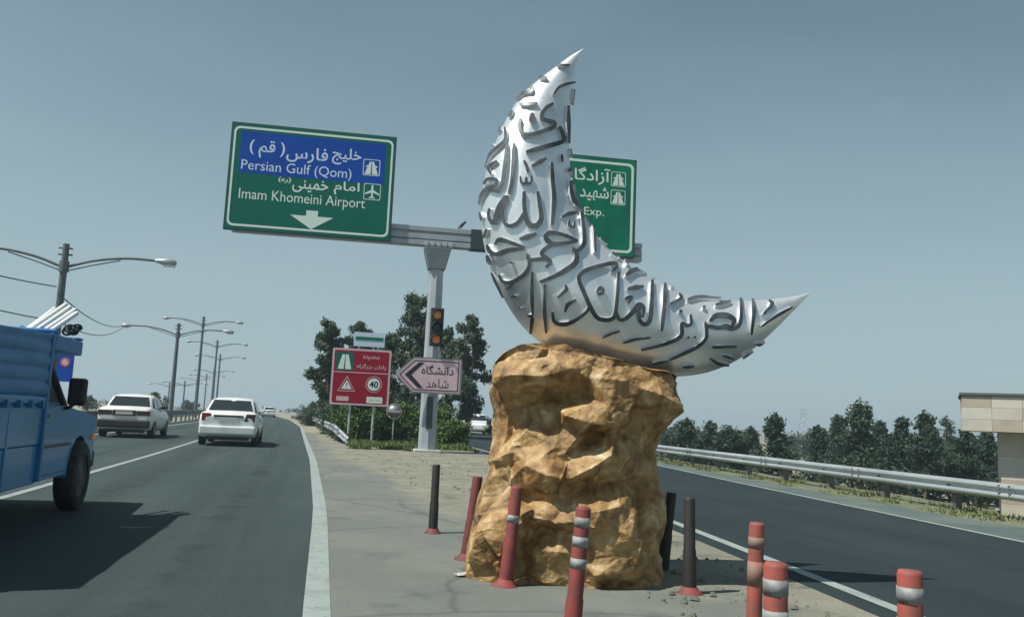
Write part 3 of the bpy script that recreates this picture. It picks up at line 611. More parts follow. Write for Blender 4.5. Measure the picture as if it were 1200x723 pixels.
def fa(word):
    out = []
    for i, c in enumerate(word):
        prev = i > 0 and word[i-1] in AR and AR[word[i-1]][2] is not None and c in AR
        nxt = i + 1 < len(word) and word[i+1] in AR and c in AR and AR[c][2] is not None
        out.append(AR[c][3] if prev and nxt else AR[c][1] if prev else AR[c][2] if nxt else AR[c][0]) if c in AR else out.append(c)
    return ''.join(reversed(out))
def text(parent, s, m, x0, x1, zc, height, y=-0.006, name='lettering', bold=0.0, base_z=None):
    """fits the text between x0 and x1, its ink centred on zc with the given ink height"""
    cu = bpy.data.curves.new(name, 'FONT'); cu.body = s; cu.size = 1.0; cu.offset = bold; cu.fill_mode = 'FRONT'; cu.resolution_u = 3
    tmp = bpy.data.objects.new(name, cu); COL.objects.link(tmp); dg = bpy.context.evaluated_depsgraph_get()
    me = bpy.data.meshes.new_from_object(tmp.evaluated_get(dg)); bpy.data.objects.remove(tmp)
    if not me.vertices: return None
    xs_ = [v.co.x for v in me.vertices]; ys_ = [v.co.y for v in me.vertices]; a, b = min(xs_), max(xs_); c, d = min(ys_), max(ys_)
    for v in me.vertices: v.co = Vector((x0 + (v.co.x - a)/(b - a)*(x1 - x0), y, zc + ((v.co.y - c)/(d - c) - 0.5)*height))
    me.materials.clear(); me.materials.append(m); o = bpy.data.objects.new(name, me); COL.objects.link(o); o.parent = parent
    return o
def flat(parent, name, poly, m, y=-0.004, th=0.003):
    return MB().prism(poly, lambda p: Vector((p[0], y - th, p[1])), lambda p: Vector((p[0], y, p[1])), 0).build(name, m, parent, fix=True)
def rrect(x0, x1, z0, z1, r, n=5):
    out = []
    for cx, cz, a0 in ((x1-r, z1-r, 0), (x0+r, z1-r, 90), (x0+r, z0+r, 180), (x1-r, z0+r, 270)):
        for k in range(n+1):
            t = R(a0 + 90*k/n); out.append((cx + r*math.cos(t), cz + r*math.sin(t)))
    return out
def ringflat(parent, name, outer, inner, m, y=-0.004, th=0.003):
    n = len(outer); mb = MB()
    vs = [Vector((p[0], y-th, p[1])) for p in outer] + [Vector((p[0], y-th, p[1])) for p in inner] + [Vector((p[0], y, p[1])) for p in outer] + [Vector((p[0], y, p[1])) for p in inner]
    mb.add(vs, [(k, (k+1) % n, n+(k+1) % n, n+k) for k in range(n)] + [(k, 2*n+k, 2*n+(k+1) % n, (k+1) % n) for k in range(n)] + [(n+k, n+(k+1) % n, 3*n+(k+1) % n, 3*n+k) for k in range(n)])
    return mb.build(name, m, parent, fix=True)
def motorway_icon(parent, x, z, s, m, m2, frame=True):
    if frame: ringflat(parent, 'icon_frame', rrect(x-s/2, x+s/2, z-s/2, z+s/2, s*.08, 2), rrect(x-s*.46, x+s*.46, z-s*.46, z+s*.46, s*.07, 2), m)
    mb = MB()
    for poly in ([(-.40, -.42), (-.04, -.42), (-.02, .36), (-.12, .36)], [(.04, -.42), (.40, -.42), (.12, .36), (.02, .36)], [(-.36, .02), (-.2, .02), (-.14, .16), (-.32, .10)], [(.2, .02), (.36, .02), (.32, .10), (.14, .16)]):
        mb.prism([(x + p[0]*s, z + p[1]*s) for p in poly], lambda p: Vector((p[0], -0.009, p[1])), lambda p: Vector((p[0], -0.003, p[1])))
    mb.build('motorway_symbol', m, parent, fix=True)
def plane_icon(parent, x, z, s, m):
    ringflat(parent, 'icon_frame', rrect(x-s/2, x+s/2, z-s/2, z+s/2, s*.08, 2), rrect(x-s*.46, x+s*.46, z-s*.46, z+s*.46, s*.07, 2), m)
    P = [(0, .44), (.06, .36), (.06, .12), (.42, -.10), (.42, -.19), (.06, -.05), (.05, -.27), (.17, -.36), (.17, -.43), (0, -.37)]
    P = P + [(-a, b) for a, b in reversed(P[1:-1])]
    flat(parent, 'aeroplane_symbol', [(x + a*s, z + b*s) for a, b in P], m, -0.003, 0.005)

# ------------------------------------------------------------------ overhead sign gantry
PD = Vector((1, 0.17, 0)).normalized(); P0 = gnd(500, 530); GRZ = math.atan2(PD.y, PD.x)
g = empty('sign_gantry', P0, GRZ, 'grey steel gantry pole with a ribbed cross beam carrying the two green signs', 'gantry')
GI = Matrix.Translation(P0) @ Matrix.Rotation(GRZ, 4, 'Z'); GI = GI.inverted()
PN = Vector((PD.y, -PD.x, 0))
def gl(x, y, off=0.0): return GI @ on_plane(x, y, P0 - PN*off, PD)
bt = gl(512, 279); bl = gl(330, 262); br_ = gl(742, 299)
zb = bt.z; hb = 0.32
MB().lathe((0, 0, -0.3), (bt.x*0.25, 0, zb - hb + 0.3), [(0, 0.29), (0.3, 0.29), (3.2, 0.26), (zb - hb - 0.35, 0.225)], 8, smooth=False).build('pole', pole_grey, g)
px_ = bt.x*0.25
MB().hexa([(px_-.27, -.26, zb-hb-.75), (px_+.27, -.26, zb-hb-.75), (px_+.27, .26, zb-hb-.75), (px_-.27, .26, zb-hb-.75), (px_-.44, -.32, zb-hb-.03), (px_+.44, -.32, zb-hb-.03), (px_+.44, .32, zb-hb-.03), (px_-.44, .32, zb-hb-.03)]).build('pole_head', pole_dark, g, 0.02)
beam = MB(); x0b, x1b = bl.x - 1.5, br_.x + 0.25
for k, zz in enumerate((-hb+.02, -.10, hb-.16)): beam.box((x0b, -0.20, zb+zz), (x1b, 0.20, zb+zz+.16))
for k, zz in enumerate((-hb+.18, .06)): beam.box((x0b, -0.13, zb+zz), (x1b, 0.13, zb+zz+.10 if zz > 0 else zb-.10))
beam.build('cross_beam', pole_grey, g, 0.012)
col = MB(); col.box((px_+1.05, -.24, zb-hb), (px_+1.75, .24, zb+hb+.02)); col.build('beam_splice', dark_metal, g, 0.01)
for k in range(5): MB().box((px_-.45+.2*k, -.30, zb-hb+.0), (px_-.33+.2*k, -.205, zb-hb+.16)).build('clamp', galv, g)
MB().box((-.42, -.42, -.1), (.42, .42, .10)).build('footing', concrete, g, 0.03)
MB().box((-.10, -.295, 0.75), (.10, -.24, 1.75)).build('access_hatch', dark_metal, g, 0.01)
def panel(name, w, h, m_face, loc, rz, label, cat='road sign', th=0.10):
    root = empty(name, loc, rz, label, cat)
    MB().box((-w/2, 0, -h/2), (w/2, th, h/2), 0).build('panel', m_face, root, 0.01)
    return root
# left sign
def sign_from(tl, tr, br, bl_, off):
    c = [gl(*q, off) for q in (tl, tr, br, bl_)]
    x0 = (c[0].x + c[3].x)/2; x1 = (c[1].x + c[2].x)/2; z1 = (c[0].z + c[1].z)/2; z0 = (c[2].z + c[3].z)/2
    wl = GI.inverted() @ Vector(((x0+x1)/2, off, (z0+z1)/2)); return wl, x1-x0, z1-z0
wl, w, h = sign_from((272,142), (464,161), (459,282), (261,270), -0.36)
s = panel('overhead_sign', w, h, sign_frame, wl, GRZ, 'green and blue overhead sign reading Persian Gulf and Imam Khomeini Airport with a down arrow')
flat(s, 'green_field', rrect(-w*.493, w*.493, -h*.488, h*.488, .1), sign_green, -0.001, 0.002)
flat(s, 'blue_field', rrect(-w*.44, w*.435, h*.03, h*.42, .05), sign_blue, -0.004, 0.001)
ringflat(s, 'border_line', rrect(-w*.482, w*.482, -h*.462, h*.462, .18), rrect(-w*.47, w*.47, -h*.442, h*.442, .14), sign_white)
U = lambda u: (u - .5)*w
V = lambda v: (.5 - v)*h
text(s, '( ' + fa('قم') + ' )', sign_pale, U(.115), U(.325), V(.235), h*.165, bold=0.012)
text(s, fa('فارس'), sign_pale, U(.335), U(.585), V(.255), h*.15, bold=0.012)
text(s, fa('خلیج'), sign_pale, U(.61), U(.79), V(.235), h*.16, bold=0.012)
text(s, 'Persian Gulf (Qom)', sign_pale, U(.075), U(.735), V(.405), h*.12, bold=0.0)
text(s, fa('خمینی'), sign_white, U(.385), U(.60), V(.545), h*.125, bold=0.012)
text(s, fa('امام'), sign_white, U(.635), U(.79), V(.535), h*.13, bold=0.012)
text(s, '(' + fa('ره') + ')', sign_white, U(.30), U(.375), V(.505), h*.055, bold=0.012)
text(s, 'Imam Khomeini Airport', sign_white, U(.075), U(.83), V(.675), h*.125, bold=0.0)
AW = [(-.035, .075), (.035, .075), (.035, .03), (.13, .03), (0, -.075), (-.13, .03), (-.035, .03)]
flat(s, 'down_arrow', [(U(.515) + a*w, V(.855) + b*h*1.15) for a, b in AW], sign_white, -0.004, 0.004)
motorway_icon(s, U(.855), V(.315), h*.155, sign_white, sign_blue); plane_icon(s, U(.868), V(.545), h*.155, sign_white)
# right sign
wl, w, h = sign_from((608,172.5), (746,190), (744,303), (604,292), -0.36)
s = panel('overhead_sign', w, h, sign_frame, wl, GRZ, 'green overhead sign half hidden behind the crescent, with two motorway symbols')
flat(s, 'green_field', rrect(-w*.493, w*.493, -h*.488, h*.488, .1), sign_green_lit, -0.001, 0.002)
ringflat(s, 'border_line', rrect(-w*.475, w*.475, -h*.455, h*.455, .18), rrect(-w*.455, w*.455, -h*.43, h*.43, .14), sign_white)
text(s, fa('آزادگان'), sign_white, U(.36), U(.775), V(.205), h*.17, bold=0.012)
text(s, fa('شهید'), sign_white, U(.52), U(.765), V(.385), h*.15, bold=0.012)
text(s, 'Exp.', sign_white, U(.56), U(.73), V(.575), h*.105, bold=0.004)
motorway_icon(s, U(.845), V(.215), h*.15, sign_white, sign_green); motorway_icon(s, U(.845), V(.40), h*.15, sign_white, sign_green)
# traffic light
pt = gl(512, 383, -.46); t0 = GI.inverted() @ Vector((pt.x, -0.46, pt.z)); tw, th_ = 0.42, 1.22
t = empty('traffic_light', t0, GRZ, 'black signal head with two amber lamps fixed to the gantry pole', 'traffic light')
MB().box((-tw/2, 0, -th_/2), (tw/2, .16, th_/2)).build('housing', black_pl, t, 0.03)
for k, (zz, mm) in enumerate(((.39, amber), (0, dark_lens), (-.39, amber))):
    MB().lathe((0, 0.005, zz), (0, -1, 0), [(0, .135), (.02, .13), (.035, .09), (.04, 0)], 20).build('lamp_lens', mm, t)
    v = MB(); arc = [R(-20 + 220*k_/14) for k_ in range(15)]
    v.grid([[Vector((.175*math.cos(a), -.0, zz + .175*math.sin(a))) for a in arc], [Vector((.175*math.cos(a), -.18 + .0*abs(math.cos(a)), zz + .175*math.sin(a) - .02)) for a in arc]])
    o = v.build('visor', black_pl, t); o.modifiers.new('solid', 'SOLIDIFY').thickness = 0.01
MB().box((-.05, .16, .2), (.05, .24, .3)).box((-.05, .16, -.3), (.05, .24, -.2)).build('bracket', dark_metal, t)
# arrow sign
cl = gl(462, 440, -.47); a1 = gl(541, 440, -.47); aw = a1.x - cl.x; ah = 1.13
t0 = GI.inverted() @ Vector(((cl.x + a1.x)/2, -0.47, gl(503, 440, -.47).z))
s = empty('arrow_sign', t0, GRZ, 'faded white arrow sign pointing left with two lines of black writing, on the gantry pole', 'road sign')
def pent(k): return [(-aw/2 + k*1.5, 0), (-aw/2 + ah*.52 + k*.4, ah/2 - k), (aw/2 - k, ah/2 - k), (aw/2 - k, -ah/2 + k), (-aw/2 + ah*.52 + k*.4, -ah/2 + k)]
MB().prism(pent(0), lambda p: Vector((p[0], 0, p[1])), lambda p: Vector((p[0], .05, p[1]))).build('panel', sign_back, s, fix=True)
flat(s, 'white_field', pent(.05), sign_pink, -0.001, 0.003)
ringflat(s, 'border_line', pent(.095), pent(.125), sign_black, -0.005, 0.003)
flat(s, 'chevron', [(-aw/2+.32, 0), (-aw/2+.75, .40), (-aw/2+.92, .40), (-aw/2+.53, 0), (-aw/2+.92, -.40), (-aw/2+.75, -.40)], sign_black, -0.005, 0.003)
text(s, fa('دانشگاه'), sign_black, -.22, .80, .19, .30, bold=0.012); text(s, fa('شاهد'), sign_black, -.06, .66, -.24, .28)
MB().box((-.3, .05, .15), (.3, .13, .25)).box((-.3, .05, -.25), (.3, .13, -.15)).build('mounting_bar', dark_metal, s)

# red sign
RP0 = gnd(424, 519); rz = R(10)
s = empty('red_sign', RP0, rz, 'red warning board with motorway symbol, triangle and speed limit 40, on two posts', 'road sign')
RI = (Matrix.Translation(RP0) @ Matrix.Rotation(rz, 4, 'Z')).inverted()
def rl(x, y): return RI @ on_plane(x, y, RP0, (math.cos(rz), math.sin(rz)))
x0 = (rl(390, 409).x + rl(386, 473).x)/2; x1 = (rl(459, 411).x + rl(455, 477).x)/2; z1 = (rl(390, 408).z + rl(459, 410).z)/2; z0 = (rl(386, 473).z + rl(455, 477).z)/2
w = x1 - x0; h = z1 - z0; xc = (x0 + x1)/2; zc = (z0 + z1)/2
for xx in (x0 + .35*w, x0 + .75*w): MB().cyl((xx, .09, -.3), (xx, .09, z1 - .1), .045).build('post', galv, s)
MB().box((x0, 0, z0), (x1, .045, z1)).build('panel', sign_back, s)
pn = empty('x', (0, 0, 0)); bpy.data.objects.remove(pn)
def RX(u): return x0 + u*w
def RZ(v): return z1 - v*h
flat(s, 'white_field', rrect(x0, x1, z0, z1, .08), sign_pink, -0.001, 0.002)
flat(s, 'red_field', rrect(RX(.035), RX(.965), RZ(.965), RZ(.035), .07), sign_red, -0.0035, 0.002)
flat(s, 'divider_line', [(RX(.04), RZ(.43)), (RX(.96), RZ(.43)), (RX(.96), RZ(.415)), (RX(.04), RZ(.415))], sign_pink, -0.006, 0.002)
flat(s, 'icon_field', rrect(RX(.06), RX(.36), RZ(.39), RZ(.07), .06), sign_green, -0.006, 0.002)
for poly in ([(.10, .37), (.20, .37), (.215, .11), (.165, .11)], [(.225, .37), (.33, .37), (.27, .11), (.225, .11)]):
    flat(s, 'motorway_symbol', [(RX(a), RZ(b)) for a, b in poly], sign_white, -0.009, 0.002)
text(s, fa('محدوده'), sign_pink, RX(.52), RX(.80), RZ(.15), h*.085, -0.008, bold=0.012); text(s, fa('بزرگراه') + ' ' + fa('پایان'), sign_pink, RX(.42), RX(.92), RZ(.31), h*.10, -0.008, bold=0.012)
flat(s, 'warning_triangle', [(RX(.12), RZ(.76)), (RX(.42), RZ(.76)), (RX(.27), RZ(.49))], sign_pink, -0.006, 0.001)
flat(s, 'triangle_rim', [(RX(.14), RZ(.745)), (RX(.40), RZ(.745)), (RX(.27), RZ(.515))], sign_red, -0.008, 0.001)
flat(s, 'triangle_field', [(RX(.18), RZ(.72)), (RX(.36), RZ(.72)), (RX(.27), RZ(.56))], sign_white, -0.010, 0.001)
text(s, '!', sign_black, RX(.262), RX(.278), RZ(.655), h*.10, -0.012)
circ = lambda r, n=28: [(RX(.73) + r*math.cos(2*math.pi*k/n), RZ(.62) + r*math.sin(2*math.pi*k/n)) for k in range(n)]
ringflat(s, 'limit_ring', circ(h*.145), circ(h*.135), sign_pink, -0.006, 0.002)
flat(s, 'limit_disc', circ(h*.11), sign_white, -0.006, 0.002); text(s, '40', sign_black, RX(.655), RX(.805), RZ(.62), h*.12, -0.010, bold=0.03)
flat(s, 'small_plate', [(RX(.11), RZ(.93)), (RX(.32), RZ(.93)), (RX(.32), RZ(.85)), (RX(.11), RZ(.85))], sign_pink, -0.006, 0.002)
flat(s, 'small_plate', [(RX(.62), RZ(.95)), (RX(.89), RZ(.95)), (RX(.89), RZ(.84)), (RX(.62), RZ(.84))], sign_white, -0.006, 0.002)
text(s, fa('مجاز') + ' ' + fa('سرعت'), sign_red, RX(.66), RX(.86), RZ(.895), h*.05, -0.009)

# round sign seen beside the red one, and a far green sign above the trees
p = gnd(458, 521); p.y += 1.5; p.x -= .15
s = empty('round_sign', p, R(8), 'small round grey sign on a thin post, right of the red board', 'road sign')
zc = at(458, 482, p.y).z
MB().cyl((0, .04, -.2), (0, .04, zc + .2), .03).build('post', galv, s)
MB().lathe((0, 0, zc), (0, -1, 0), [(-.02, 0), (-.02, .30), (.0, .31), (.01, .30)], 28).build('rim', sign_pink, s)
MB().lathe((0, 0, zc), (0, -1, 0), [(.0, .25), (.012, .25), (.013, 0)], 28).build('disc', sign_back, s)
MB().box((-.24, -.022, zc-.03), (.24, -.014, zc+.03)).build('bar', sign_pink, s)
p = at(433, 398, 43.5)
s = empty('far_sign', (p.x, p.y, 0), R(12), 'pale sign panel with a green stripe high among the tree tops behind the red board', 'road sign')
for xx in (-.5, .5): MB().cyl((xx, .14, -.2), (xx, .14, p.z + .3), .05).build('post', galv, s)
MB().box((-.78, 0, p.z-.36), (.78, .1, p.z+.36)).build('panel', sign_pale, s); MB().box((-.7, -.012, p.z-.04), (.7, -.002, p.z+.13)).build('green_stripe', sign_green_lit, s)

# bird on the beam
p = GI.inverted() @ Vector((gl(541, 267).x, 0, zb + hb + .01))
s = empty('bird', p, GRZ + R(-50), 'small dark bird perched on the gantry beam left of the crescent', 'bird')
MB().lathe((.0, -.15, .04), (.0, .75, .62), [(0, .0), (.04, .025), (.10, .045), (.19, .06), (.28, .05), (.33, .035), (.37, .045), (.41, .035), (.44, .012), (.475, .0)], 10).build('body', black_pl, s)
MB().hexa([(-.02,-.18,-.03),(.02,-.18,-.03),(.03,-.05,.10),(-.03,-.05,.10),(-.02,-.20,-.01),(.02,-.20,-.01),(.03,-.07,.14),(-.03,-.07,.14)]).build('tail', black_pl, s)
for sx in (-.025, .025): MB().cyl((sx, -.02, 0), (sx, 0, .16), .006, n=6).build('leg', dark_metal, s)

# ------------------------------------------------------------------ street lamps
def street_lamp(px, py_top, Y, label, arm_l=True, lean=0.0, arm=3.15):
    top = at(px, py_top, Y); h = top.z
    root = empty('street_lamp', (top.x, top.y, 0), R(13), label, 'street lamp', 'double-armed lamps along the median')
    MB().cyl((0, 0, -.2), (0, 0, h), .17, .11, 10).build('pole', lamp_grey, root)
    MB().cyl((0, 0, h - 1.05), (0, 0, h - .65), .17, .17, 10).build('collar', lamp_grey, root)
    q = MB()
    for sx in (-1, 1):
        for zz in (h-.16, h-.4): q.cyl((sx*.08, 0, zz), (sx*.24, 0, zz), .035, n=6)
    q.build('insulator', lamp_grey, root)
    for sx in (-1, 1):
        pts = catmull([(sx*.1, 0, h - .85), (sx*1.0, 0, h - .54), (sx*2.1, 0, h - .36), (sx*arm, 0, h - .36)], 4)
        a = MB().tube(pts, .05, 6); a.tube([(sx*.1, 0, h - 1.0), (sx*.9, 0, h - .74), (sx*1.9, 0, h - .46)], .022, 5)
        ao = a.build('arm', lamp_grey, root)
        hd = MB().lathe((sx*(arm - .05), 0, h - .36), (sx, 0, -.06), [(0, .05), (.12, .09), (.35, .15), (.6, .15), (.75, .08), (.78, 0)], 10).build('lamp_head', lamp_head_m, ao)
        MB().box((sx*(arm+.48) - .2, -.10, h - .56), (sx*(arm+.48) + .2, .10, h - .50)).build('lens', lamp_lens, ao)
    return root, top
LAMPS = [(78, 286, 31, 'nearest double-armed street lamp, rising behind the blue truck'), (209.7, 379, 62, 'second double-armed lamp, between the truck and the white sedans, left of the tallest'),
         (239, 371, 86, 'tallest looking double-armed lamp behind the near white sedan'), (255, 398.7, 112, 'double-armed lamp just right of the tallest looking one'),
         (258.4, 415, 135, 'thin lamp touching the right side of the pole before it, its arms second lowest'), (251, 432, 165, 'thin far lamp with the lowest arms, just left of the close pair of poles'),
         (242.5, 438, 190, 'far thin lamp pole standing midway between the tall pole and the close pair'), (217, 446, 150, 'far thin lamp pole right of the second near lamp'),
         (199, 448, 170, 'farthest left thin lamp pole, close beside the second near lamp'), (231, 442, 200, 'far lamp partly behind the foot of the tallest looking lamp')]
lamps = [street_lamp(*a) for a in LAMPS]
# overhead cables
def cable(a, b, sag, label):
    a = Vector(a); b = Vector(b); pts = []
    for k in range(17):
        t = k/16; p = a.lerp(b, t); p.z -= sag*4*t*(1-t); pts.append(p)
    tag(MB().tube(pts, .022, 5).build('overhead_cable', rope_m), label, 'cable', 'overhead cables')
l1, l2 = lamps[0][1], lamps[1][1]
cable(l1 + Vector((-.2, 0, -1.6)), at(-140, 285, 20), .1, 'upper cable running from the nearest lamp pole out of the left side')
cable(l1 + Vector((.1, 0, -2.0)), l2 + Vector((-3.7, -.9, -.45)), .4, 'upper cable sloping from the nearest lamp down to the next lamp arm')
cable(l1 + Vector((-.2, 0, -2.85)), at(-140, 325, 20), .1, 'lower cable leaving the left side behind the load of pipes')
cable(l1 + Vector((.1, 0, -2.9)), l2 + Vector((-3.7, -.9, -.6)), .5, 'lower cable from the pipes towards the second lamp')
# blue sign on the first lamp pole
p = at(76, 429, 30.6)
s = empty('blue_sign', p, R(8), 'small blue sign with a pale red ring above the cab of the blue truck', 'road sign')
MB().box((-.28, 0, -.55), (.28, .04, .52)).build('panel', sign_blue, s)
ringflat(s, 'red_ring', [(.17*math.cos(2*math.pi*k/24), .15 + .17*math.sin(2*math.pi*k/24)) for k in range(24)], [(.11*math.cos(2*math.pi*k/24), .15 + .11*math.sin(2*math.pi*k/24)) for k in range(24)], mat('sign_light_red', (.5, .12, .14), .5))
flat(s, 'disc', [(.11*math.cos(2*math.pi*k/24), .15 + .11*math.sin(2*math.pi*k/24)) for k in range(24)], sign_pink, -.004, .002)

# ------------------------------------------------------------------ vehicles
def wheel(parent, x, y, r, wd, side, n=24, m_rim=None):
    o = MB().lathe((0, 0, 0), (side, 0, 0), [(-wd*.5, r*.55), (-wd*.5, r*.9), (-wd*.38, r), (wd*.38, r), (wd*.5, r*.92), (wd*.5, r*.64)], n).build('wheel', tyre_m, parent, loc=(x, y, r))
    MB().lathe((0, 0, 0), (side, 0, 0), [(wd*.46, r*.65), (wd*.36, r*.58), (wd*.30, r*.30), (wd*.42, r*.22), (wd*.42, 0)], n).build('rim', m_rim or rim_m, o)
    return o
def sedan(loc, rz, paint, label, boxy=False, front=False, group='cars on the road'):
    root = empty('sedan', loc, rz, label, 'car', group)
    e = 0.10 if boxy else 0.0
    #        y     halfw  zbot  ztop
    ST = [(-2.20, .70, .44, .84+e*.3), (-2.16, .79, .34, .94+e*.4), (-2.02, .83, .26, 1.0), (-1.5, .85, .22, 1.01), (-.8, .86, .20, .97), (.8, .86, .20, .93), (1.4, .85, .22, .88), (1.95, .80, .26, .77), (2.16, .74, .34, .68), (2.22, .62, .42, .60)]
    rows = []
    for y, hw, zb_, zt in ST:
        r = []
        half = [(0, zb_), (hw*.80, zb_), (hw*.95, zb_+.05), (hw*.99, lerp(zb_, zt, .35)), (hw, lerp(zb_, zt, .6)), (hw*.975, lerp(zb_, zt, .85)), (hw*.93, zt-.03), (hw*.84, zt), (0, zt + .015)]
        for a, z in half: r.append(Vector((a, y, z)))
        for a, z in reversed(half[1:-1]): r.append(Vector((-a, y, z)))
        rows.append(r)
    mb = MB().grid(rows, True); n = len(rows[0])
    mb.add(rows[0], [list(range(n))]); mb.add(rows[-1], [list(range(n))[::-1]])
    # cabin
    rb, rr, rf, wf = (-1.52, -.98, .40, 1.12) if not boxy else (-1.45, -1.02, .42, 1.10)
    CB = [(rb, .73, .985, .0), (rr, .60, .985, .405), (-.2, .59, .97, .47), (rf, .59, .95, .44), (wf, .72, .90, .0)]
    rows = []
    for y, hw, zl, dz in CB:
        zt = zl + dz; tb = .745 if dz > 0 else hw
        half = [(tb, zl - .05), (lerp(tb, hw, .9), lerp(zl, zt, .9)), (hw*.88, zt + .004 if dz else zt), (0, zt + (.035 if dz else .01))]
        rows.append([Vector((a, y, z)) for a, z in half] + [Vector((-a, y, z)) for a, z in reversed(half[:-1])])
    mb.grid(rows, False, 0, True)
    mb.build('body', paint, root, fix=True)
    def quad(name, pts, m, off):
        pts = [Vector(p) for p in pts]; nrm = (pts[1]-pts[0]).cross(pts[3]-pts[0]).normalized()*off
        k = len(pts); q = MB().add([p + nrm for p in pts] + [p - nrm*1.5 for p in pts], [list(range(k)), list(range(k, 2*k))[::-1]] + [(i, k+i, k+(i+1) % k, (i+1) % k) for i in range(k)])
        return q.build(name, m, root, fix=True)
    zr = .985; sl = lambda t: (lerp(rb, rr, t), zr + .405*t + .015*(1-t))
    y0, z0 = sl(.14); y1, z1 = sl(.90)
    quad('rear_window', [(-.64, y0, z0), (.64, y0, z0), (.535, y1, z1), (-.535, y1, z1)], car_glass, .022)
    sl2 = lambda t: (lerp(wf, rf, t), .90 + .49*t)
    y0, z0 = sl2(.14); y1, z1 = sl2(.90)
    quad('windscreen', [(.65, y0, z0), (-.65, y0, z0), (-.53, y1, z1), (.53, y1, z1)], car_glass, .022)
    for sx in (-1, 1):
        for (ya, yb, yc, yd) in ((-1.12, -.36, -.36, -.86), (-.28, .78, .36, -.28)):
            P = [(sx*.752, ya, 1.0), (sx*.752, yb, .98), (sx*.635, yc, 1.33), (sx*.635, yd, 1.33)]
            quad('side_window', P if sx > 0 else P[::-1], car_glass, .012)
        MB().box((sx*.80 - .09, .62, .96), (sx*.80 + .09, .74, 1.08)).build('side_mirror', black_pl if boxy else paint, root, .02)
        if boxy:
            MB().box((sx*.585-.215, -2.205, .74), (sx*.585+.215, -2.12, .90)).build('tail_light', tail_dk, root, .015)
        else:
            MB().hexa([(sx*.60-.15, -2.205, .74), (sx*.60+.15, -2.195, .74), (sx*.66+.12, -1.98, .76), (sx*.60-.15, -2.1, .74), (sx*.63-.12, -2.20, .96), (sx*.63+.13, -2.19, .96), (sx*.66+.13, -1.95, .965), (sx*.63-.12, -2.05, .96)]).build('tail_light', tail_dk if sx > 0 else tail_red, root, .012)
        MB().box((sx*.56-.17, 2.08, .56), (sx*.56+.17, 2.20, .68)).build('headlight', lamp_lens, root, .02)
        for yy in (-1.36, 1.33): wheel(root, sx*.76, yy, .30, .19, sx)
    MB().box((-.80, -2.30, .34), (.80, -2.02, .60)).build('rear_bumper', black_pl if boxy else paint, root, .05)
    MB().box((-.72, 2.0, .30), (.72, 2.28, .52)).build('front_bumper', black_pl if boxy else paint, root, .05)
    MB().box((-.62, -2.06, .18), (.62, -1.9, .36)).build('under_tray', black_pl, root)
    if boxy:
        MB().box((-.36, -2.215, .73), (.36, -2.15, .91)).build('rear_trim', tail_dk, root, .01); MB().box((-.26, -2.235, .77), (.26, -2.212, .87)).build('number_plate', plate_m, root)
    else:
        MB().box((-.42, -2.212, .86), (.42, -2.14, .915)).build('rear_trim', black_pl, root, .01); MB().box((-.27, -2.225, .735), (.27, -2.15, .845)).build('number_plate', plate_m, root)
    MB().cyl((.45, -2.32, .28), (.45, -2.1, .28), .025, n=8).build('exhaust_pipe', dark_metal, root)
    return root
def place(px, py): return gnd(px, py)
p = gnd(264, 523); sedan((p.x - .5, p.y + 2.15, 0), R(13.5), white_pt, 'nearer white sedan in the right lane, seen from behind right of the lamp poles')
p = gnd(142, 513); sedan((p.x - .5, p.y + 2.15, 0), R(13.5), white_dirty, 'white sedan with dark bumper and lights, in the left lane beside the truck', boxy=True)
p = gnd(326, 491.5); sedan((hw_edge(118) - 2.0, 118, 0), R(17), white_pt, 'tiny white car far ahead where the highway vanishes')
sedan((hw_edge(112) - 3.9, 109, 0), R(17), grey_pt, 'tiny dark car far ahead, left of the far white car')
sedan((-2.2, 62, 0), R(189), white_pt, 'white car half hidden by shrubs, just left of the rock')

# blue pickup truck -------------------------------------------------
TR = empty('pickup_truck', (-5.28, 8.61, 0), R(13), 'blue pickup truck with high cargo sides loaded with white pipes, at the left edge', 'truck')
XS = .84                                     # half width
def tside(lst, x, m, name, th=.03, parent=TR, bevel=.012):
    sx = 1 if x > 0 else -1
    return MB().prism(lst, lambda p: Vector((x, p[0], p[1])), lambda p: Vector((x - sx*th, p[0], p[1]))).build(name, m, parent, bevel, fix=True)
# lower cab and nose with wheel arches cut in the side outline
def arch(yc, r, zb_, n=9): return [(yc + r*math.cos(t), .36 + r*math.sin(t)) for t in [math.pi*k/(n-1) for k in range(n)]]
outline = [(-1.04, .40), (.10, .40)] + [(p[0], p[1]) for p in reversed(arch(.52, .42, .42))] + [(1.0, .42), (1.14, .5), (1.16, .88), (1.10, .98), (-.10, 1.09), (-1.04, 1.11)]
MB().prism(outline, lambda p: Vector((XS, p[0], p[1])), lambda p: Vector((-XS, p[0], p[1]))).build('cab_body', blue_pt, TR, .025, fix=True)
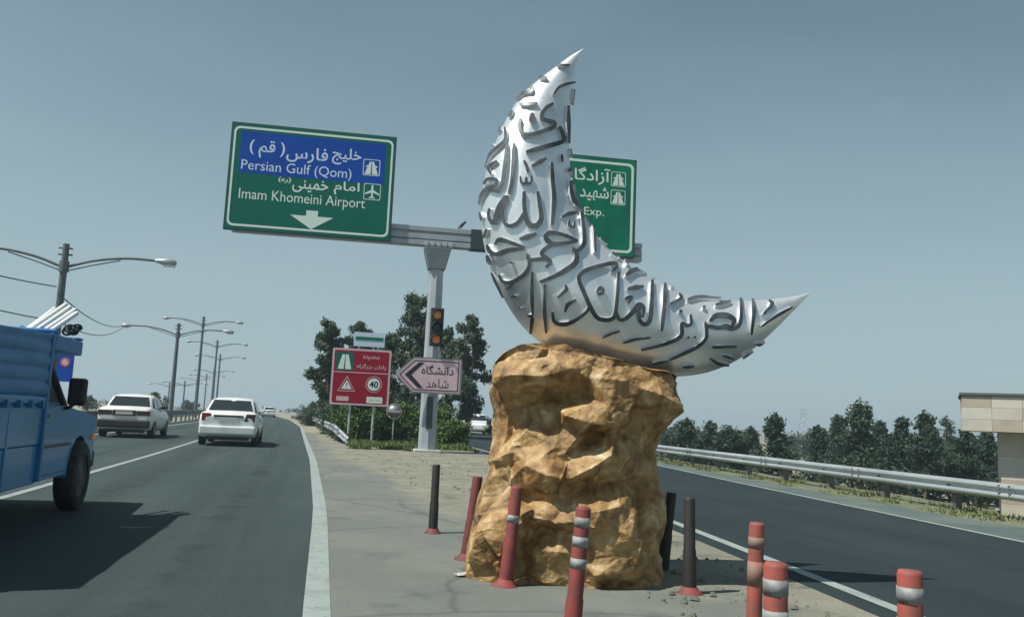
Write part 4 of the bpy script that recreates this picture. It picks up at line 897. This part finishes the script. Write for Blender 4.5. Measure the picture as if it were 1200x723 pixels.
# cabin
mb = MB(); A = [(-.36, 1.11), (.56, 1.10), (.22, 1.62), (-.34, 1.66)]
mb.hexa([(-.80, -1.04, 1.10), (.80, -1.04, 1.10), (.80, -.12, 1.09), (-.80, -.12, 1.09), (-.70, -1.04, 1.595), (.70, -1.04, 1.595), (.69, -.58, 1.58), (-.69, -.58, 1.58)])
mb.build('cab_roof', blue_pt, TR, .03)
for sx in (-1, 1):
    d = tside([(-1.0, .44), (-.02, .44), (.04, .62), (.06, .80), (.02, 1.075), (-1.0, 1.09)], sx*(XS + .012), blue_pt, 'door', .03)
    MB().box((sx*(XS+.012) - .012, -.94, .98), (sx*(XS+.012) + .02, -.80, 1.01)).build('handle', black_pl, d)
    P = [Vector((sx*.797, -.98, 1.13)), Vector((sx*.797, -.24, 1.12)), Vector((sx*.712, -.60, 1.54)), Vector((sx*.712, -.98, 1.55))]
    q = MB().add([p + Vector((sx*.006, 0, 0)) for p in P] + [p - Vector((sx*.03, 0, 0)) for p in P], [(0,1,2,3),(7,6,5,4),(0,4,5,1),(1,5,6,2),(2,6,7,3),(3,7,4,0)]).build('side_window', car_glass, TR, fix=True)
    MB().tube([(sx*.81, -.13, 1.09), (sx*.71, -.58, 1.585)], .038, 6).build('windscreen_pillar', black_pl, TR)
    mr = MB().box((sx*.97 - .085, -.36, 1.10), (sx*.97 + .085, -.28, 1.37)).build('mirror', black_pl, TR, .03)
    MB().tube([(sx*.82, -.24, 1.06), (sx*.90, -.28, 1.08), (sx*.96, -.31, 1.13)], .018, 6).build('mirror_arm', black_pl, mr)
    for yy in (.52, -2.45): wheel(TR, sx*.80, yy, .36, .20, sx, 28, rim_dk)
    MB().box((sx*.60-.14, 1.13, .66), (sx*.60+.14, 1.19, .86)).build('headlight', lamp_lens, TR, .02)
    # cargo side: flat lower panel, ribbed upper boards
    sd_ = MB().box((sx*(XS+.01) - .03, -3.9, .40), (sx*(XS+.01) + .03, -1.08, .74)).box((sx*(XS+.02) - .03, -3.9, .745), (sx*(XS+.02) + .03, -1.08, 1.10)).box((sx*(XS+.04) - .03, -3.9, 1.105), (sx*(XS+.04) + .03, -1.08, 1.17))
    sd_.build('cargo_side', blue_pt, TR, .012)
    ri = MB(); R_ = []
    for k in range(41):
        f = k/40; R_.append([Vector((sx*(XS + .05 + .022*abs(math.sin(f*math.pi*4.5))**.6 + .012*noise.noise(Vector((y_*2, f*4, 1)))), y_, 1.175 + f*lerp(.46, .565, (y_+3.9)/2.82))) for y_ in [-3.9 + 2.82*q/24 for q in range(25)]])
    R_ += [[Vector((sx*(XS - .0), v_.y, v_.z)) for v_ in R_[-1]], [Vector((sx*(XS - .0), v_.y, 1.175)) for v_ in R_[0]]]
    ri.grid(R_); ri.build('side_board', blue_dk, TR)
    hk = MB()
    for q in range(9): hk.box((sx*(XS+.06) - .03, -3.75 + .31*q, 1.07), (sx*(XS+.06) + .035, -3.71 + .31*q, 1.135))
    tag(hk.build('rope_hooks', blue_dk, TR), kind='stuff')
    MB().box((sx*(XS+.02) - .02, -2.0, .40), (sx*(XS+.02) + .036, -1.95, 1.10)).build('side_rib', blue_pt, TR, .008)
    MB().box((sx*(XS+.025) - .012, -.98, .70), (sx*(XS+.025) + .012, .02, .725)).build('door_trim', dark_metal, TR, .004)
    MB().box((sx*(XS+.005) - .02, .98, .72), (sx*(XS+.005) + .018, 1.08, .79)).build('side_marker', amber, TR, .006)
    MB().box((sx*(XS+.05) - .05, -1.12, .42), (sx*(XS+.05) + .03, -1.06, 1.745)).build('board_post', blue_dk, TR, .01)
MB().hexa([(-.66, -.10, 1.105), (.66, -.10, 1.105), (.66, -.12, 1.10), (-.66, -.12, 1.10), (-.60, -.545, 1.555), (.60, -.545, 1.555), (.60, -.57, 1.55), (-.60, -.57, 1.55)]).build('windscreen', car_glass, TR)
MB().box((-XS, -3.9, .52), (XS, -1.08, .60)).build('cargo_bed', blue_dk, TR); MB().box((-XS+.03, -1.12, .62), (XS-.03, -1.08, 1.73)).build('headboard', blue_dk, TR)
MB().box((-XS, -3.94, .60), (XS, -3.9, 1.16)).build('tailgate', blue_pt, TR, .01)
MB().box((-XS, 1.14, .40), (XS, 1.26, .60)).build('front_bumper', black_pl, TR, .03); MB().box((-.5, -3.8, .36), (-.36, 1.0, .52)).box((.36, -3.8, .36), (.5, 1.0, .52)).build('chassis', dark_metal, TR)
rk_ = MB().box((-.90, -1.05, 1.60), (.92, -.10, 1.745)).box((-.9, -1.05, 1.75), (.92, -1.0, 1.79)).box((-.9, -.16, 1.75), (.92, -.10, 1.78))
rk_.build('roof_rack', blue_dk, TR, .015)
# load
for k, (xa, ya, xb, yb) in enumerate([(32, 386, 64, 362), (36, 385, 77, 357), (41, 388, 82, 360), (48, 390, 88, 363), (56, 390, 90, 367)]):
    a = at(xa, ya, 8.45 - .05*k); b2 = at(xb, yb, 9.0 - .05*k); a = a + (a - b2)*0.12
    o = MB().cyl(a, b2, .023, .023, 14).cyl(b2 - (b2-a).normalized()*.002, b2 + (b2-a).normalized()*.003, .017, .017, 14, 1).build('white_pipe', [pipe_m, black_pl])
    tag(o, ['thin white pipe leftmost in the tilted load on the truck', 'long white pipe, second from the left in the truck load', 'middle white pipe of the tilted truck load', 'white pipe right of the middle one in the truck load', 'lowest white pipe at the right of the truck load'][k], 'pipe', 'white pipes loaded on the truck')
rc = MB()
for k in range(4):
    c = at(82 + 1.5*k, 390 - k, 8.75); rc.tube([c + Vector((.075*math.cos(t), .08*math.sin(t)*.6, .02*math.sin(t*2 + k) + .012*k)) for t in [2*math.pi*j/16 for j in range(17)]], .012, 5)
tag(rc.build('rope_coil', rope_m), 'dark coil of rope lying on the roof rack of the truck', 'rope')
c = at(46, 387, 8.35)
cl_ = MB(); 
for k in range(9):
    t = k/8; 
cl_.grid([[c + Vector((-.16 + .32*i/8, -.1 + .25*j/8, .05*math.sin(i*1.3 + j) + .05*math.cos(j*1.7) - .06)) for i in range(9)] for j in range(9)])
o = cl_.build('blue_cloth', tarp); o.modifiers.new('solid', 'SOLIDIFY').thickness = 0.012; tag(o, 'bright blue crumpled cloth tucked under the white pipes', 'cloth')

# ------------------------------------------------------------------ stone gate at the right
q = at(1173, 560, 13.7); s = empty('stone_gate', (q.x, 13.7, -.2), R(-27), 'beige stone clad pillar with a heavy overhanging stone slab behind the guardrail', 'gate pillar')
zt, zb2 = at(1165, 465, 13.7).z + .2, at(1165, 506, 13.7).z + .2
pl = MB(); hh = zb2
for k in range(4):
    for j in range(2): pl.box((.475*j + .0015, 0, hh*k/4 + .0015), (.475*(j+1) - .0015, .8, hh*(k+1)/4 - .0015), (k + j*2) % 3)
pl.build('pillar', [stone, stone2, stone3], s, .002)
sl = MB(); x0, x1 = -.53, 3.2
for k in range(3):
    for j in range(9): sl.box((lerp(x0, x1, j/9) + .0015, -.35, lerp(zb2, zt, k/3) + .0015), (lerp(x0, x1, (j+1)/9) - .0015, 1.3, lerp(zb2, zt, (k+1)/3) - .0015), (j*7 + k*5) % 3)
sl.build('slab', [stone, stone2, stone3], s, .002); MB().box((x0 - .03, -.38, zt + .002), (x1 + .03, 1.33, zt + .045)).build('coping', stone_dk, s, .005)
q2 = MB()
for k in range(4): q2.box((2.0, 0, hh*k/4 + .002), (2.95, .8, hh*(k+1)/4 - .004))
q2.build('pillar', stone, s, .004)

# ------------------------------------------------------------------ trees and plants
def leaves(mb, c, rad, n, size, rg, flat_=1.0, droop=0.0):
    for _ in range(n):
        while True:
            v = Vector((rg.uniform(-1, 1), rg.uniform(-1, 1), rg.uniform(-1, 1)))
            if v.length < 1: break
        v = v * (0.55 + 0.45*rg.random())
        p = c + Vector((v.x*rad, v.y*rad, v.z*rad*flat_))
        a = Vector((rg.gauss(0, 1), rg.gauss(0, 1), rg.gauss(0, 1) - droop)).normalized(); u = a.orthogonal().normalized()
        u = Matrix.Rotation(rg.uniform(0, 6.28), 3, a) @ u
        l = size * rg.uniform(.6, 1.4); w_ = l * rg.uniform(.28, .5)
        mb.add([p - a*l*.5, p + u*w_*.5, p + a*l*.5, p - u*w_*.5], [(0, 1, 2, 3)])
def tree(name, x, y, z, h, spread, m_leaf, m_bark, seed, label, cat='tree', group=None, kind='gum', dens=1.0, size=.22, base=.2, trunk_r=None, stems=1, dmul=1.0):
    rg = random.Random(seed); root = empty(name, (x, y, z), rg.uniform(0, 6.28), label, cat, group)
    tk = MB(); cr_ = MB(); tr = trunk_r or h*.018
    for st in range(stems):
        ang = rg.uniform(0, 6.28); lx, ly = (math.cos(ang)*spread*.35*(st > 0), math.sin(ang)*spread*.35*(st > 0)); hh_ = h*(1 if st == 0 else rg.uniform(.65, .9))
        pts = [Vector((0, 0, -.3))]
        for k in range(1, 8):
            t = k/7; pts.append(Vector((lx*t + rg.gauss(0, .03)*h*.3, ly*t + rg.gauss(0, .03)*h*.3, hh_*t*.96)))
        tk.tube(pts, [tr*(1 - .88*k/7) + .01 for k in range(8)], 7)
        nb = int((22 if kind == 'gum' else 30) * dens)
        for k in range(nb):
            t = base + (1 - base)*((k + rg.random())/nb)
            i = min(6, int(t*7)); p = pts[i].lerp(pts[i+1], t*7 - i)
            if kind == 'gum': env = spread*(.35 + .9*math.sin(math.pi*min(1, (t - base)/(1 - base)*.85 + .12))**1.2)*rg.uniform(.45, 1.1)
            elif kind == 'cone': env = spread*max(.08, 1.04 - (t-base)/(1-base))*rg.uniform(.45, 1.2)
            else: env = spread*math.sin(math.pi*min(1, .15 + .8*t))*rg.uniform(.5, 1.1)
            a = rg.uniform(0, 6.28); rise = rg.uniform(.0, .5) if kind != 'cone' else rg.uniform(-.1, .25)
            e_ = p + Vector((math.cos(a)*env, math.sin(a)*env, env*rise))
            tk.tube([p, p.lerp(e_, .5) + Vector((0, 0, env*.08)), e_], [tr*.35*(1-t*.6) + .006, tr*.22*(1-t*.6) + .005, .005], 5, cap=False)
            for f, rr in ((1.0, .30), (.65, .26), (.35, .2)):
                c = p.lerp(e_, f) + Vector((rg.gauss(0, .12)*env, rg.gauss(0, .12)*env, rg.gauss(0, .1)*env))
                rad = (spread*rr*rg.uniform(.7, 1.25) + .08)
                leaves(cr_, c, rad, int(dmul*58*dens*rg.uniform(.6, 1.3)), size, rg, .75 if kind == 'cone' else 1.05, .7 if kind == 'gum' else 0)
        leaves(cr_, pts[-1], spread*(.12 if kind == 'cone' else .22), int(60*dens), size, rg, 2.2 if kind == 'cone' else 1.6, .3)
    tk.build('trunk', m_bark, root); cr_.build('crown', m_leaf, root)
    return root
def tree_px(name, px, top_px, Y, z0, *a, **k):
    t = at(px, top_px, Y); return tree(name, t.x, Y, z0, t.z - z0, *a, **k)
# behind the signs
GT = 'trees in the wedge behind the signs'
tree_px('gum_tree', 390, 376, 46, 0, .85, leaf_grey, bark, 1, 'leftmost dark tree of the group, rising over the left edge of the red sign', group=GT, dens=1.7, dmul=1.3, size=.2, base=.22)
tree_px('gum_tree', 424, 376, 50, 0, .95, leaf_grey, bark, 2, 'tree directly behind the red sign, between the leftmost and the tall one', group=GT, dens=1.7, dmul=1.3, size=.2, base=.25)
tree_px('gum_tree', 456, 392, 48, 0, 1.0, leaf_grey, pale_bark, 3, 'lower tree filling the gap between the red sign and the arrow sign', group=GT, dens=1.7, dmul=1.3, size=.2)
tree_px('gum_tree', 491, 346, 47, 0, 1.15, leaf_grey, pale_bark, 4, 'tallest tree, rising just left of the gantry pole above the traffic light', group=GT, dens=2.0, dmul=1.4, size=.2, base=.15)
tree_px('gum_tree', 527, 384, 50, 0, 1.0, leaf_grey, pale_bark, 5, 'tree just right of the gantry pole, behind the traffic light', group=GT, dens=1.7, dmul=1.3, size=.2)
tree_px('gum_tree', 555, 371, 46, 0, .95, leaf_grey, bark, 6, 'rightmost tree of the group, narrow crown nearest the rock', group=GT, dens=1.7, dmul=1.3, size=.2, base=.18)
GB = 'shrubs under the trees'
def bush(px, py, Y, r, seed, label, m_=leaf_bush, h=None, n=1.0, size=.13, group=GB, kind='bush'):
    g_ = at(px, py, Y); return tree('shrub', g_.x, Y, 0, h or r*1.6, r, m_, bark, seed, label, 'shrub', group, 'round', n, size, .05, .03, 2)
bush(416, 470, 35, .85, 21, 'tall green shrub before the left half of the red sign', h=2.3, n=1.0)
bush(438, 480, 35, 1.0, 22, 'green shrub under the middle of the red sign', h=1.6)
bush(470, 480, 36, 1.0, 23, 'green shrub between the red sign and the gantry pole', h=1.5)
bush(388, 490, 44, .9, 24, 'dark shrub behind the bent guardrail end, leftmost of the shrubs', leaf_grey, h=1.7)
bush(521, 490, 36, .7, 25, 'shrub just right of the gantry foot', h=1.5)
bush(533, 507, 34, .6, 26, 'small shrub right of the gantry foot, left of the half hidden white car', h=.95)
bush(494, 500, 40, 1.0, 27, 'shrub directly behind the foot of the gantry pole', leaf_grey, h=1.7)
bush(585, 502, 52, .7, 28, 'far shrub between the half hidden white car and the rock', leaf_grey, h=1.5)
bush(366, 486, 66, 1.0, 29, 'distant shrub by the far end of the right guardrail', leaf_grey, h=1.7)
# grass under the signs
rg = random.Random(3); gm = MB()
for k in range(24000):
    y = 27.6 + 18*rg.random()**1.5; x = rg.uniform(hw_edge(y) + 1.4, rin(y) - .4)
    if y < 29.8 + 1.0*noise.noise(Vector((x*.5, 0, 3))) and noise.noise(Vector((x*.9, y*.9, 0))) < .12: continue
    hgt = rg.uniform(.05, .26)*(.5 + .9*abs(noise.noise(Vector((x*.8, y*.8, 2))))); a = rg.uniform(0, 6.28); d = Vector((math.cos(a), math.sin(a), 0))*.035; ln = Vector((rg.gauss(0, .06), rg.gauss(0, .06), hgt))
    gm.add([Vector((x, y, 0)) - d, Vector((x, y, 0)) + d, Vector((x, y, 0)) + ln], [(0, 1, 2)])
tag(gm.build('grass', leaf_grass), kind='stuff')
gm = MB()
for k in range(9000):
    y = rg.uniform(9, 45); x = lerp(rout(y), grail(y), rg.uniform(.55, 1.35))
    if noise.noise(Vector((x*1.3, y*.8, 7))) < -.05: continue
    hgt = rg.uniform(.03, .11); a = rg.uniform(0, 6.28); d = Vector((math.cos(a), math.sin(a), 0))*.014; ln = Vector((rg.gauss(0, .05), rg.gauss(0, .05), hgt))
    gm.add([Vector((x, y, 0)) - d, Vector((x, y, 0)) + d, Vector((x, y, 0)) + ln], [(0, 1, 2)])
tag(gm.build('dry_grass', leaf_dry), kind='stuff')
# loose stones on the gravel
gm = MB()
for k in range(900):
    y = 5.2 + 22*rg.random()**1.5; x = rg.uniform(hw_edge(y) + (2.2 if y < 14 else 1.3), rin(y) - .5)
    r_ = rg.choice([.008, .01, .012, .016, .028]) * rg.uniform(.7, 1.4); c = Vector((x, y, r_*.4))
    P = [Vector((rg.uniform(.6, 1)*r_*math.cos(t), rg.uniform(.6, 1)*r_*math.sin(t), 0)) for t in [2*math.pi*j/6 for j in range(6)]]
    gm.add([c + p for p in P] + [c + p*.55 + Vector((0, 0, r_*.6)) for p in P], [(j, (j+1) % 6, 6+(j+1) % 6, 6+j) for j in range(6)] + [tuple(range(6, 12))])
tag(gm.build('loose_stones', gravel), kind='stuff')

def litter(px, py, sz, seed, label):
    g_ = gnd(px, py); rg_ = random.Random(seed); n = 7
    o = MB().grid([[Vector(((i/n - .5)*sz*rg_.uniform(.8, 1.2), (j/n - .5)*sz*.7*rg_.uniform(.8, 1.2), .012 + sz*.22*abs(noise.noise(Vector((i*.9, j*.9, seed)))))) for i in range(n+1)] for j in range(n+1)], False, 0, False).build('paper_scrap', paper_m, loc=(g_.x, g_.y, 0.006))
    o.rotation_euler = (0, 0, rg_.uniform(0, 3)); tag(o, label, 'litter')
paper_m = mat('crumpled_paper', (0.40, 0.41, 0.39), 0.8)
litter(543, 676, .12, 1, 'crumpled white paper lying at the left foot of the rock')
# pines beyond the ramp, on the lower ground
GP = 'pines beyond the ramp guardrail'
PINES = [(806, 492, 50, 1.5, 'cone', 'pine nearest the right edge of the rock, first of the row'), (832, 495, 58, 1.7, 'cone', 'dark tree second from the rock, behind the guardrail'),
 (856, 503, 52, 1.5, 'round', 'low rounded tree left of the pointed pine in the middle of the row'), (880, 502, 62, 1.6, 'cone', 'low pine directly left of the pointed dark pine'),
 (907, 487, 46, 1.6, 'cone', 'pointed dark pine just left of the sandy gap'), 
 (959, 499, 54, 1.2, 'cone', 'slim pine right of the sandy gap'), (982, 488, 52, 1.7, 'cone', 'pine just left of the tallest pine'), (1007, 473, 44, 2.2, 'cone', 'tallest pine of the row with a broad dark crown'),
 (1031, 494, 60, 1.6, 'cone', 'narrow tree just right of the tallest pine'), (1057, 489, 48, 1.3, 'cone', 'slim pine midway between the tallest pine and the stone pillar'), (1083, 485, 46, 1.7, 'cone', 'broad pine left of the sparse feathery tree'),
 (1108, 489, 56, 1.1, 'gum', 'sparse feathery tree left of the stone slab'), (1132, 503, 46, 1.3, 'cone', 'pine right under the left end of the stone slab'), (1155, 506, 50, 1.4, 'cone', 'pine close to the left side of the stone pillar')]
for k, (px, ty, Y, sp, kd, lb) in enumerate(PINES):
    tree_px('pine_tree', px, ty, Y, -2.6, sp, leaf_pine if kd != 'gum' else leaf_grey, bark, 60 + k, lb, group=GP, kind=kd, dens=1.15 if kd != 'gum' else .6, size=.24, base=.08, stems=1)
rg = random.Random(9)
for k, (px, ty, Y) in enumerate([(790, 503, 75), (818, 507, 85), (845, 509, 95), (868, 510, 80), (948, 512, 105), (928, 513, 120), (966, 508, 72), (970, 514, 90), (995, 512, 78), (1020, 514, 85), (1045, 514, 74), (1070, 515, 80), (1096, 516, 70), (1120, 518, 76), (1145, 520, 70), (1180, 520, 60)]):
    tree_px('pine_tree', px, ty, Y, -2.6, 2.3, leaf_pine, bark, 90 + k, 'low dark tree in the background belt behind the front pines', group='background trees beyond the ramp', kind='cone' if k % 3 else 'round', dens=.9, size=.34, base=.03)
far = MB(); rg = random.Random(4)
for k in range(150):
    Y = rg.uniform(180, 330); x = Y*rg.uniform(.12, .75); leaves(far, Vector((x, Y, -1.2 + rg.random())), rg.uniform(1.5, 3.2), 110, .8, rg, .8)
for k in range(110):
    Y = rg.uniform(230, 420); x = Y*rg.uniform(-.75, -.02); q_ = rg.uniform(.8, 1.8)
    if hw_edge(Y) - 22 < x < hw_edge(Y) + 3: continue
    leaves(far, Vector((x, Y, .4 + rg.random()*.8)), q_, 60, .6, rg, .7)
tag(far.build('distant_wood', leaf_pine), kind='stuff')
# far left: a few trees and shrubs beyond the median
tree_px('gum_tree', 183, 462, 74, 0, 1.0, leaf_grey, bark, 130, 'small dark tree beyond the median, between the two white sedans', group='small trees beyond the median', kind='round', dens=.7, size=.25)
tree_px('gum_tree', 105, 466, 95, 0, 1.2, leaf_grey, bark, 131, 'small far tree between the truck mirror and the left white sedan', group='small trees beyond the median', kind='round', dens=.6, size=.3)
tree_px('gum_tree', 222, 472, 140, 0, 1.6, leaf_grey, bark, 132, 'tiny far tree under the lamps left of the near white sedan', group='small trees beyond the median', kind='round', dens=.5, size=.4)
# power pylon on the horizon
p = at(941, 490, 330); s = MB(); hz = p.z + 2.6 + 4
for sx, sy in ((1, 1), (-1, 1), (-1, -1), (1, -1)): s.cyl((sx*1.6, sy*1.6, 0), (sx*.35, sy*.35, hz), .10, .08, 5)
for k in range(7):
    z = hz*k/7; w0 = lerp(1.6, .35, k/7); w1 = lerp(1.6, .35, (k+1)/7)
    for sy in (-1, 1): s.cyl((-w0, sy*w0, z), (w1, sy*w1, hz*(k+1)/7), .06, n=4); s.cyl((w0, sy*w0, z), (-w1, sy*w1, hz*(k+1)/7), .06, n=4)
for zz in (.82, .95): s.cyl((-2.2, 0, hz*zz), (2.2, 0, hz*zz), .09, n=5)
tag(s.build('power_pylon', galv, loc=(p.x, 330, -2.6)), 'faint lattice power pylon on the horizon above the sandy gap', 'pylon')

# ------------------------------------------------------------------ haze
hb_ = MB().box((-700, -120, -6), (700, 900, 16)).build('haze', [])
hm = bpy.data.materials.new('haze_air'); hm.use_nodes = True; N = hm.node_tree.nodes; N.remove(N['Principled BSDF'])
v = N.new('ShaderNodeVolumePrincipled'); v.inputs['Color'].default_value = (0.72, 0.88, 1.0, 1); v.inputs['Density'].default_value = 0.0009; v.inputs['Anisotropy'].default_value = 0.2
hm.node_tree.links.new(v.outputs[0], N['Material Output'].inputs['Volume']); hb_.data.materials.append(hm); hb_['kind'] = 'stuff'
